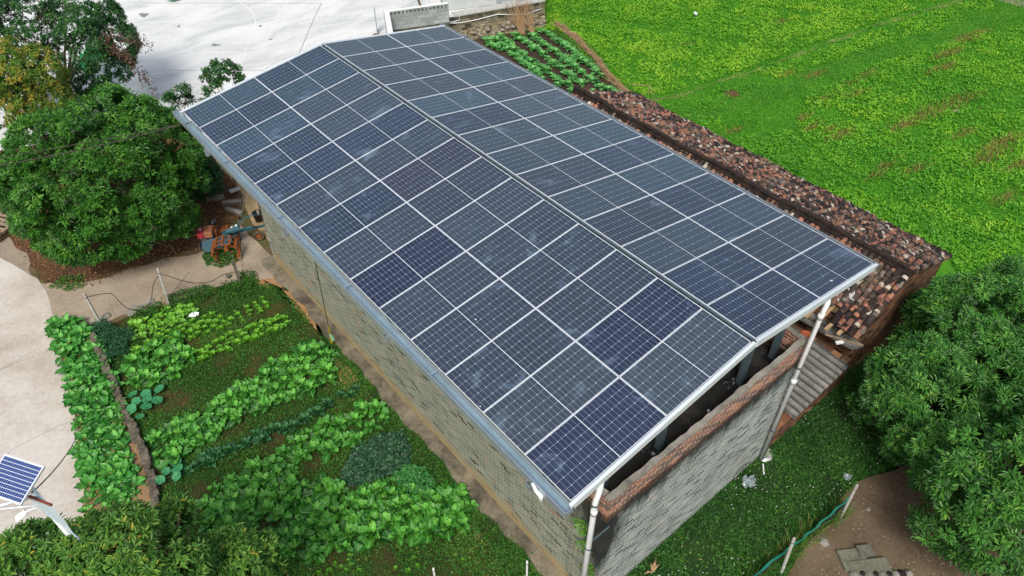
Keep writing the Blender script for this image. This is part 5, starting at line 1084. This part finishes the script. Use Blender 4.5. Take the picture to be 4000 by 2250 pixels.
for i, (x, y, L_s, a, lb) in enumerate(((355, 776, .9, .25, 'flat pale rubble slab at the path edge near the tall concrete post'), (330, 783, .4, .5, 'small brown rubble piece at the path edge beside the pale slab'), (265, 800, .3, .2, 'reddish rubble piece near the leftmost concrete post'))):
    p = at(x, y, 0); m = MB(); m.obox((p.x, p.y, .05), (L_s, .2, .09), rz=a, rx=.1); tag(m.build('rubble', M['coping'], None, loc=p, bevel=.03), lb, 'rubble')
p = at(492, 800, 0); m = MB(); r = random.Random(1)
for k in range(4): m.obox((p.x+r.uniform(-.1, .1), p.y+r.uniform(-.07, .07), .12+.02*k), (.16, .1, .02), rz=r.random()*3, rx=r.uniform(-.5, .5), ry=r.uniform(-.4, .4))
tag(m.build('plastic_scrap', M['white'], None, loc=p), 'crumpled white plastic scrap between the pale greens and lettuce', 'scrap')

# concrete trough
p = at(367, 580, 0); tr = thing('concrete_trough', 'open rectangular concrete trough stained with moss under the big round tree', 'trough', (p.x, p.y, 0), rz=-.15)
m = MB(); a, b, h, t = .46, .25, .34, .04
for q in (((-a, -b, 0), (a, -b+t, h)), ((-a, b-t, 0), (a, b, h)), ((-a, -b+t, 0), (-a+t, b-t, h)), ((a-t, -b+t, 0), (a, b-t, h))): m.box(*q)
m.build('walls', m_soil('mossy_concrete', [(.3, '#4a4a3a'), (.42, '#8f9276'), (.55, '#bfc2ad'), (.75, '#cfd0c4')], 2.5, 12, .4), tr, loc=L0); m = MB(); m.box((-a+t, -b+t, .02), (a-t, b-t, .06)); m.build('bottom', M['litter_soil'], tr, loc=L0)
p = at(352, 608, 0); m = MB(); m.obox((p.x, p.y, .08), (.2, .15, .15), rz=.6); tag(m.build('stone', M['coping'], None, loc=p, bevel=.04), 'rounded brown stone in front of the concrete trough', 'stone')
p = at(375, 625, 0); m = MB(); m.obox((p.x, p.y, .06), (.34, .2, .05), rz=-.6, rx=.3); tag(m.build('slate_piece', M['conc_dark'], None, loc=p, bevel=.01), 'dark grey broken sheet piece lying in the litter by the trough', 'rubble')
for i, (x0, y0, x1, y1) in enumerate(((385, 610, 425, 622), (425, 615, 445, 640), (392, 600, 420, 592))):
    a, b = at(x0, y0, .05), at(x1, y1, .04); m = MB(); m.tube([a, a.lerp(b, .5)+Vector((0, .05, .03)), b], [.016, .013, .008], 6); tag(m.build('fallen_stick', M['wood'], None, loc=a), ['long pale stick lying in front of the trough', 'curved pale stick ending nearest the tractor', 'short straight stick right of the trough'][i], 'stick')
# pallet of pale slats at the left edge
p = at(22, 552, .3); pl = thing('wooden_pallet', 'stack of pale wooden pallet slats at the left edge under the big tree', 'pallet', (p.x-.2, p.y, 0), rz=.5)
for i in range(7):
    m = MB(); m.obox((-.75+.2*i, 0, .34+.02*(i % 2)), (.12, 1.1, .03), rz=.03*(i-3)); m.build('slat', M['wood'], pl, loc=L0)
for i in range(3):
    m = MB(); m.obox((-.1, -.45+.45*i, .27), (1.4, .09, .09)); m.build('bearer', M['wood'], pl, loc=L0)
for i in range(3):
    m = MB(); m.obox((-.1, -.45+.45*i, .12), (1.4, .09, .09)); m.build('block', M['wood_dark'], pl, loc=L0)
# kerb slabs near the tractor
for i, (x, y, a, L_s, lb) in enumerate(((545, 492-10, -.2, .5, 'grey slab on end of the old kerb nearest the big tree'), (572, 494-3, -.35, .42, 'tilted concrete kerb slab behind the tractor engine'), (603, 508, -.5, .7, 'long mossy kerb slab pointing to the pavement'), (610, 535, -1.15, .75, 'curved kerb slab on edge above the tractor handlebars'))):
    x = [515+20, 566-8, 598, 616][i]; y = [474, 480, 492, 522][i]; p = at((700+(545, 640, 860, 890)[i]/4.14)*.644, (550+(945, 935, 1010, 1150)[i]/4.14)*.644, .05)
    m = MB(); m.obox((p.x, p.y, .08), (L_s, .16, .18), rz=a, rx=.2); tag(m.build('kerb_slab', M['coping'], None, loc=p, bevel=.015), lb, 'kerb slab')
# black bucket by the wall and hoe leaning on the long wall
p = at(655, 560, 0.); p = Vector((-3.72, 1.15, 0)); p = at(653, 558, 0.05)
bk = thing('black_bucket', 'black plastic bucket standing by the house wall behind the handlebars', 'bucket', (p.x, p.y, .1)); m = MB(); m.lathe((p.x, p.y, .1), [(.001, 0), (.13, 0), (.17, .36), (.185, .37), (.16, .365), (.125, .03), (.001, .03)], 18); m.build('body', M['black'], bk, smooth=True)
m = MB(); m.tube([(p.x-.17, p.y, .44), (p.x-.1, p.y-.12, .4), (p.x+.05, p.y-.17, .38), (p.x+.17, p.y, .44)], .006, 5); m.build('handle', M['wire'], bk)
p = at((700+1075/4.14)*.644, (550+720/4.14)*.644, .3); m = MB(); m.tube([(p.x, p.y, .12), (p.x+.12, p.y+.1, .9)], .07, 8); tag(m.build('drain_pipe', M['galv'], None, loc=p), 'short grey pipe stub under the gutter beside the old pavement', 'pipe')
a = at((700+860/4.14)*.644, (550+545/4.14)*.644, .12); b = at((700+940/4.14)*.644, (550+775/4.14)*.644, .14); m = MB(); bar(m, a, b, .07, .03); tag(m.build('wood_plank', M['wood_dark'], None, loc=a), 'narrow brown plank lying along the old pavement', 'plank')
a = at((700+905/4.14)*.644, (550+805/4.14)*.644, .13); m = MB(); m.obox((a.x, a.y, .16), (.42, .2, .06), rz=-.1); tag(m.build('paver', M['conc_post'], None, loc=a, bevel=.01), 'pale grey paver on the edge of the old pavement', 'paver')

# ---------------------------------------------------------------- two-wheel tractor
eng = at(528, 590, .62); hnd = at(662, 556, .95); ex, ey = eng.x, eng.y; ang = math.atan2(hnd.y-ey, hnd.x-ex)
tz = thing('two_wheel_tractor', 'blue two-wheel tractor with red and tan engine and rusty iron cage wheels', 'tractor', (ex, ey, 0), rz=ang)
# local frame: x towards the handlebars, y to the far side
def part(name, m, mat, parent=tz, raw=False, **k):
    if not raw: m.v = [(x*.70-.12, y, z) for x, y, z in m.v]
    return m.build(name, mat, parent, loc=L0, **k)
m = MB(); m.box((-.28, -.14, .34), (.30, .22, .62)); m.box((-.20, -.10, .2), (.24, .18, .34)); eb = part('engine_block', m, M['dark_steel'], bevel=.02)
m = MB(); m.box((-.36, -.20, .62), (-.06, .22, .84)); part('fuel_tank', m, M['red'], bevel=.035); m = MB(); m.tube([(-.2, .03, .84), (-.2, .03, .875)], .045, 12); part('fuel_cap', m, M['pvc'])
m = MB(); m.box((-.05, -.20, .62), (.36, .22, .86)); part('water_hopper', m, M['tan'], bevel=.03); m = MB(); m.tube([(.12, .06, .86), (.12, .06, .89)], .05, 12); part('hopper_cap', m, M['rust'])
m = MB(); m.tube([(-.02, -.235, .42), (-.02, -.29, .42)], .21, 24); fl = part('flywheel', m, M['conc_dark']); m = MB(); m.tube([(-.02, -.288, .42), (-.02, -.30, .42)], .1, 16); part('hub', m, M['rust'], fl)
# belt cover: long rounded blade from flywheel to gearbox
m = MB(); pr = []
for k in range(9): a = math.pi/2+math.pi*k/8; pr.append((.02+.23*math.cos(a), .40+.23*math.sin(a)))
for k in range(9): a = -math.pi/2+math.pi*k/8; pr.append((1.12+.14*math.cos(a), .60+.14*math.sin(a)))
f = [(x, -.40, z) for x, z in pr]; b = [(x, -.31, z) for x, z in pr]; m.poly(f); m.poly(b[::-1])
for i in range(len(pr)): j = (i+1) % len(pr); m.poly([f[j], f[i], b[i], b[j]])
bc = part('belt_cover', m, M['blue'], bevel=.02); m = MB(); m.tube([(1.12, -.41, .6), (1.12, -.40, .6)], .05, 10); part('cover_bolt', m, M['galv'], bc)
m = MB(); m.box((.72, -.16, .30), (1.12, .16, .62)); m.box((.6, -.1, .22), (.9, .1, .4)); part('gearbox', m, M['teal'], bevel=.03)
m = MB(); bar(m, (-.45, -.12, .22), (.75, -.12, .26), .05, .07); bar(m, (-.45, .16, .22), (.75, .16, .26), .05, .07); bar(m, (-.45, -.2, .24), (-.45, .24, .24), .06, .1); part('chassis', m, M['dark_steel'])
m = MB(); bar(m, (.95, -.02, .72), (1.62, .0, .88), .17, .10); sb = part('shift_box', m, M['blue'], bevel=.01); m = MB(); m.obox((1.5, 0, .885), (.1, .1, .006)); m.obox((1.28, 0, .835), (.08, .09, .006), ry=-.2); part('white_sticker', m, M['white'], sb)
for s in (-1, 1):
    m = MB(); m.tube([(.95, s*.1, .66), (1.5, s*.18, .78), (2.05, s*.3, .98), (2.3, s*.33, 1.0), (2.62, s*.33, .96)], .024, 8); hb = part('handlebar', m, M['teal'], smooth=True)
    m = MB(); m.tube([(2.36, s*.33, .995), (2.64, s*.33, .957)], .032, 8); part('grip', m, M['black'], hb)
m = MB(); bar(m, (1.45, .12, .55), (2.75, .25, .6), .07, .06); bar(m, (1.0, .05, .45), (1.5, .12, .53), .06, .05); tb = part('tail_beam', m, M['teal'])
m = MB(); m.tube([(1.2, .02, .62), (1.75, -.05, 1.02), (1.95, -.05, 1.02)], .014, 6); part('clutch_lever', m, M['teal'])
m = MB(); m.tube([(1.3, .08, .66), (1.9, .15, .92)], .012, 6); part('gear_lever', m, M['rust'])
m = MB(); m.tube([(.42, .16, .6), (.44, .18, .98)], .035, 8); ai = part('intake_pipe', m, M['rust']); m = MB(); m.lathe((.44, .18, .96), [(.001, .0), (.13, .0), (.15, .06), (.12, .10), (.06, .12), (.06, .15), (.001, .16)], 18); part('air_filter', m, M['black'], ai, smooth=True)
m = MB(); m.tube([(.5, -.05, .62), (.5, -.05, .78), (.56, -.05, .82)], .045, 8); part('exhaust', m, M['rust'])
for s, nm in ((-1, 'near'), (1, 'far')):
    cx, cy, cz, rr, wd = .55, (-.66 if s < 0 else .26), (.42 if s < 0 else .34), (.42 if s < 0 else .3), (.46 if s < 0 else .2)
    root_m = MB()
    for k in (-.5, 0, .5):
        ring = [(cx+rr*math.cos(a), cy+k*wd, cz+rr*math.sin(a)) for a in np.linspace(0, 2*math.pi, 25)]; root_m.tube(ring, .014, 6, cap=False)
    wh = part('cage_wheel', root_m, M['rust'], raw=True)
    m = MB()
    for k in range(12):
        a = k*math.pi/6; c_, s_ = math.cos(a), math.sin(a); p = [(cx+(rr-.03)*c_-s_*.022, cz+(rr-.03)*s_+c_*.022), (cx+(rr+.05)*c_-s_*.022, cz+(rr+.05)*s_+c_*.022), (cx+(rr+.05)*c_+s_*.022, cz+(rr+.05)*s_-c_*.022), (cx+(rr-.03)*c_+s_*.022, cz+(rr-.03)*s_-c_*.022)]
        m.hexa([(x, cy-wd*.5, z) for x, z in p]+[(x, cy+wd*.5, z) for x, z in p])
    part('lug_bars', m, M['rust'], wh, raw=True)
    m = MB()
    for k in range(6): a = k*math.pi/3; m.tube([(cx, cy-s*wd*.2, cz), (cx+rr*math.cos(a), cy-s*wd*.2, cz+rr*math.sin(a))], .012, 5)
    m.tube([(cx, cy-s*wd*.35, cz), (cx, cy+s*.02, cz)], .07, 12); part('spokes', m, M['rust'], wh, raw=True)
m = MB(); ring = [(1.52+.15*math.cos(a), .18, .19+.15*math.sin(a)) for a in np.linspace(0, 2*math.pi, 25)]; m.tube(ring, .05, 8, cap=False); tw = part('tail_wheel', m, M['rubber'], raw=True, smooth=True)
m = MB(); m.tube([(1.52, .15, .19), (1.52, .21, .19)], .09, 14); part('rim', m, M['rust'], tw, raw=True); m = MB(); m.tube([(1.52, .25, .19), (1.5, .25, .6)], .022, 6); m.tube([(1.52, .18, .19), (1.52, .26, .19)], .02, 6); part('wheel_stem', m, M['rust'], tw, raw=True)

# ---------------------------------------------------------------- solar street lamp
H = 7.0
_ra, _rb = at(112*.644, 1938*.644, 6.75), at(201*.644, 1973*.644, 6.75); _m = _ra.lerp(_rb, .3); lt = Vector((_m.x+.02, _m.y+.09, 0)); lamp = thing('street_lamp', 'solar street lamp with its own small blue panel in the bottom left corner', 'street lamp', (lt.x, lt.y, 0))
m = MB(); m.tube([(lt.x, lt.y, 0), (lt.x, lt.y, H-.1)], [.06, .045], 14); m.build('pole', M['alu'], lamp, smooth=True)
TLc, TRc, BRc = at(19*.644, 1772*.644, 7.15), at(172.7*.644, 1821.5*.644, 7.15), at(79.7*.644, 1974*.644, 7.0); BLc = TLc+(BRc-TRc)
nrm = (TRc-TLc).cross(BLc-TLc).normalized(); nrm = nrm if nrm.z > 0 else -nrm
m = MB(); m.hexa([BLc-nrm*.035, BRc-nrm*.035, TRc-nrm*.035, TLc-nrm*.035, BLc, BRc, TRc, TLc]); sp = m.build('panel_frame', M['alu'], lamp)
ux, uy = (TRc-TLc), (BLc-TLc); i_ = .045; q = [TLc+ux*i_*.7+uy*(1-i_), TLc+ux*(1-i_*.7)+uy*(1-i_), TLc+ux*(1-i_*.7)+uy*i_, TLc+ux*i_*.7+uy*i_]
g_ = NG('small_panel_glass'); u_ = g_.uv(); s_ = g_.n('SeparateXYZ'); g_.l(u_, s_.inputs[0])
def gl(c, n, wd): return g_.math('GREATER_THAN', g_.math('ABSOLUTE', g_.math('SUBTRACT', g_.math('FRACT', g_.math('MULTIPLY', c, n)), .5)), .5-wd)
cc_ = g_.mix(g_.noise(g_.pos(), 30, 2), srgb('#1a2e60'), srgb('#2b4684')); cc_ = g_.mix(g_.math('MULTIPLY', gl(s_.outputs[0], 18, .05), .8), cc_, srgb('#b9c6dc')); cc_ = g_.mix(gl(s_.outputs[1], 9, .06), cc_, srgb('#d8dfe8'))
mg = g_.done(cc_, .25, 0, .5); me = bpy.data.meshes.new('glass'); me.from_pydata([tuple(p+nrm*.003-Vector(lamp.location)) for p in q], [], [(0, 1, 2, 3)]); uvl = me.uv_layers.new(name='UVMap')
for i, v in enumerate([(0, 0), (1, 0), (1, 1), (0, 1)]): uvl.data[i].uv = v
me.materials.append(mg); o = bpy.data.objects.new('glass', me); COL.objects.link(o); o.parent = sp
pc = (TLc+BRc)/2; m = MB(); m.tube([(lt.x, lt.y, H-.15), (lt.x, lt.y, H-.02), tuple(pc-nrm*.08)], .035, 8); m.build('panel_mount', M['galv'], lamp)
a_h = at(160/2.634*.644, (1700+860/2.634)*.644, 6.2); a_h2 = at(235/2.634*.644, (1700+800/2.634)*.644, 6.25)
m = MB(); d = (a_h2-a_h); bar(m, a_h-d*.1, a_h2+d*.25, .12, .05); hd = m.build('lamp_head', M['white'], lamp, bevel=.015); m = MB(); m.tube([(lt.x, lt.y, 6.45), tuple(a_h2+Vector((.02, 0, -.01)))], .025, 8); m.build('lamp_arm', M['alu'], lamp)
m = MB(); m.tube([(lt.x, lt.y, 6.7), tuple(at(-40, 1283, 6.9))], [.03, .025], 8); m.build('long_arm', M['alu'], lamp, smooth=True)
m = MB(); m.tube([(lt.x, lt.y, 6.45), tuple(at(-40, 1285, 6.5))], .018, 8); m.build('brace', M['alu'], lamp, smooth=True)
ra, rb = at(112*.644, 1938*.644, 6.75), at(201*.644, 1973*.644, 6.75); m = MB(); m.tube([ra, rb], .022, 8); m.build('banner_rod', m_plain('brown_rod', '#7a3c2a', .6), lamp)
V = []; F = []; nx, nz = 8, 14
for j in range(nz+1):
    for i in range(nx+1):
        t = -.12+1.12*i/nx; q_ = j/nz; t = t+(1-t)*max(0, q_-.3)/.7*.95; p = ra.lerp(rb, t); z = 6.74-1.0*q_; V.append((p.x+.015*math.sin(i*1.4+j*.6)*q_, p.y+.02*math.sin(i*1.1+j*.8)*q_, z))
for j in range(nz):
    for i in range(nx): a = j*(nx+1)+i; F.append((a, a+1, a+nx+2, a+nx+1))
np_mesh('banner', V, F, m_plain('pale_banner_cloth', '#bccdd6', .7, 0, .12, 2, .05), lamp, smooth=True, off=tuple(lamp.location))
pa = at(140/2.634*0+ (330/2.634)*.644, (1700+590/2.634)*.644, 6.9); pb = at((790/2.634)*.644, (1700+18/2.634)*.644, .1)
hang('overhead_cable', pa, pb, .1, .011, 'dark cable running from the lamp top down to the edge of the roadside bed', cat='cable')
a, b = at(0-60, 425, 5.0), at(462, 309, 5.7); hang('overhead_cable', a, at(500, 300, 5.6), .12, .014, 'upper one of two thin cables crossing in front of the big round tree', cat='cable')
hang('overhead_cable', at(-60, 418-30+20, 5.0), at(500, 290+14, 5.75), .02, .010, 'lower one of two thin cables crossing in front of the big round tree', cat='cable')
m = MB(); p = at(198, 1125, .18); m.tube([at(187, 1035, .16), at(199, 1120, .16)], .012, 5); tag(m.build('dry_cane', M['straw'], None, loc=p), 'thin dry cane lying along the edge of the roadside bed', 'cane')

# ---------------------------------------------------------------- bottom right: net fence, posts, slabs
n1f, n1t = vtop(3280.0*.644-0, 2030*.644, 3352*.644, 1890*.644, 1.1); n2f, n2t = vtop(3052*.644, 2243*.644, 3103*.644, 2099*.644, .95)
n1f, n1t = vtop((3000+545/1.932)*.644, (1500+1015/1.932)*.644, (3000+675/1.932)*.644, (1500+760/1.932)*.644, 1.1)
n2f, n2t = vtop((3000+100/1.932)*.644, (1500+1435/1.932)*.644, (3000+200/1.932)*.644, (1500+1160/1.932)*.644, 1.1)
post('pale concrete post with the green net tied to it, nearest the trees', n1f, n1t, .05, M['conc_post']); post('pale concrete post at the bottom edge beside the green net', n2f, n2t, .055, M['conc_post'])
nf = thing('net_fence', 'sagging green plastic net fence between the grass plot and the coop yard', 'fence', ((n1f+n2f)/2).to_tuple())
A = n1f.lerp(n1t, .62)+Vector((.05, .03, 0)); B = n2f.lerp(n2t, .65)+Vector((-.05, .12, 0)); Cc = B+(B-A).normalized()*1.2+Vector((0, 0, -.25)); A2 = A+Vector((.35, .12, .15))
path = bez([A, A.lerp(B, .25)-Vector((0, 0, .1)), A.lerp(B, .55)-Vector((0, 0, .28)), A.lerp(B, .8)-Vector((0, 0, .3)), B-Vector((0, 0, .22)), Cc])
def ribbon_v(P, h0, h1, wob, nz_=5, lean_=0.):
    V = []; F = []
    for i, p in enumerate(P):
        for j in range(nz_+1):
            t = j/nz_; V.append((p.x+wob*math.sin(i*.9+j)*(t+.3), p.y+wob*math.sin(i*1.3+j*1.7)+lean_*t, max(.01, p.z-(h0+(h1-h0)*t)+0)))
    for i in range(len(P)-1):
        for j in range(nz_): a = i*(nz_+1)+j; F.append((a, a+1, a+nz_+2, a+nz_+1))
    return V, F
M['net'] = m_plain('green_net', '#1f8f78', .7, 0, .35, 14, .3); V, F = ribbon_v(path, 0, .2, .02); o = np_mesh('net_top', V, F, M['net'], nf, smooth=True, off=tuple(nf.location))
V, F = ribbon_v(path, .21, 1.2, .03, 7, -.05); np_mesh('dark_net', V, F, m_plain('dark_net', '#20302e', .8, 0, .3, 20, .3), nf, smooth=True, off=tuple(nf.location))
g = np.random.default_rng(8); n = 900; t = g.random(n); k = (t*(len(path)-1)).astype(int); P = np.array([path[i] for i in k])+g.normal(size=(n, 3))*[.09, .09, 0]; P[:, 2] = 0; V, F = blades(P, norm(np.column_stack([g.normal(0, .5, n), g.normal(0, .5, n), np.ones(n)])), .45*g.uniform(.5, 1.2, n), .012, g)
tag(np_mesh('fence_grass', V, F, GRASSL, None, np.clip(g.normal(.75, .2, n), 0, 1)), 'tall dry grass along the green net fence', 'grass', kind='stuff')
def slabd(name, lb, cx, cy, sx, sy, h, rz, mat=M['slab'], z=0.):
    p = at(cx, cy, z+h); m = MB(); m.obox((p.x, p.y, z+h/2), (sx, sy, h), rz=rz); return tag(m.build(name, mat, None, loc=(p.x, p.y, z), bevel=.012), lb, 'slab')
slabd('concrete_slab', 'long mossy concrete slab in the coop yard with a lighter corner', 2148, 1405, .62, .5, .1, -.58); slabd('concrete_slab', 'wide mossy concrete slab at the bottom edge of the coop yard', 2192, 1432, .95, .5, .125, -.58)
slabd('concrete_block', 'small square concrete block set in the notch of the mossy slabs', 2178, 1383, .36, .27, .16, -.58, M['conc_dark'])
r = random.Random(6)
for i in range(9):
    p = at(2150+i*17, 1447-2*abs(4-i)*.2, .05); m = MB(); m.lathe((p.x, p.y, .0), [(.001, .16), (.05, .15), (.1, .09), (.12, .0)], 9); tag(m.build('roof_tile', M['tile'] if i % 2 else M['coping'], None, loc=p), 'mossy old roof tile in the row along the bottom edge of the coop yard', 'tile', 'tiles along the bottom of the coop yard')
for i, (x, y, s, lb) in enumerate((((3000+425/1.932)*.644, (1500+1195/1.932)*.644, .1, 'flat triangular stone in the coop yard near the net'), ((3000+760/1.932)*.644, (1500+945/1.932)*.644, .05, 'small pale stone in the coop yard below the trees'))):
    p = at(x, y, .02); m = MB(); m.lathe((p.x, p.y, 0), [(s*1.3, 0), (s, s*.5), (.001, s*.6)], 5); tag(m.build('stone', M['coping'], None, loc=p), lb, 'stone')
def crumple(name, lb, p, s, mat, seed, cat='plastic bag'):
    g = np.random.default_rng(seed); n = 9; V = []; F = []
    for j in range(n+1):
        for i in range(n+1): V.append((p[0]+(i/n-.5)*s*1.2+g.normal(0, s*.05), p[1]+(j/n-.5)*s+g.normal(0, s*.05), p[2]+.03+abs(g.normal(0, s*.16))))
    for j in range(n):
        for i in range(n):
            if (i-4)**2+(j-4)**2 > 17: continue
            a = j*(n+1)+i; F.append((a, a+1, a+n+2, a+n+1))
    o = np_mesh(name, V, F, mat, None, off=p); o.location = p; return tag(o, lb, cat)
p = at(1882, 1218, 0); M['bag'] = m_plain('clear_plastic', '#8c9a9c', .25, 0, .3, 12, .1); crumple('plastic_bag', 'crumpled clear plastic bag lying in the coarse grass below the end wall', (p.x, p.y, .06), .34, M['bag'], 3)
p = at((3000+590/1.932)*.644, (1500+715/1.932)*.644, 0); crumple('plastic_bag', 'small grey plastic scrap in the dark corner between the grass and trees', (p.x, p.y, .05), .2, M['bag'], 5)
for i, (x, y, lb) in enumerate(((3000+1240/1.932, 1500+600/1.932, 'pale sack visible through the left gap in the dark trees'), (3000+1370/1.932, 1500+620/1.932, 'pale sack visible through the right gap in the dark trees'))):
    p = at(x*.644, y*.644, .4); m = MB(); m.lathe((p.x, p.y, .0), [(.16, .0), (.24, .12), (.22, .3), (.12, .4), (.001, .42)], 11); tag(m.build('pale_sack', M['conc_post'], None, loc=(p.x, p.y, 0), smooth=True), lb, 'sack')
p = at(1640, 1443, .1); m = MB()
for k, (a0, l0) in enumerate(((.5, .36), (.9, .25), (2.6, .2), (.1, .3))): d0 = Vector((math.cos(a0), math.sin(a0), .25)); m.tube([p+Vector((0, 0, .05)), p+d0*l0*.5+Vector((0, 0, .12)), p+d0*l0-Vector((0, 0, .02))], [.012, .03, .004], 4)
tag(m.build('dry_maize_leaf', M['straw'], None, loc=p), 'dry maize leaves on the grass at the bottom edge below the end wall', 'dry leaves')
for i, (x, y, yt, lb) in enumerate(((1092, 1449+25, 1430, 'white post top at the bottom edge of the garden, left of the other'), (1328, 1480, 1412, 'white post top at the bottom edge near the house corner'))):
    f, t = at(x+6, y+40, 0), at(x-2, yt, .8); post(lb, (t.x+.01, t.y, 0), t, .045, M['pvc'])
# green tarpaulin heaps and things on the courtyard behind the sparse tree
for i, (x, y, s, lb) in enumerate(((245, 140, .9, 'bright green tarpaulin heap behind the sparse tree'), (215, 168, .6, 'smaller green tarpaulin piece left of the larger heap'), (438, -2, .5, 'green object at the top edge behind the sparse tree'))):
    p = at(x, y, .1)
    crumple('green_tarpaulin', lb, (p.x, p.y, .1), s*1.3, m_plain('green_tarp_%s' % 'abc'[i], '#1fae72', .6, 0, .2, 8, .1), 20+i, 'tarpaulin')
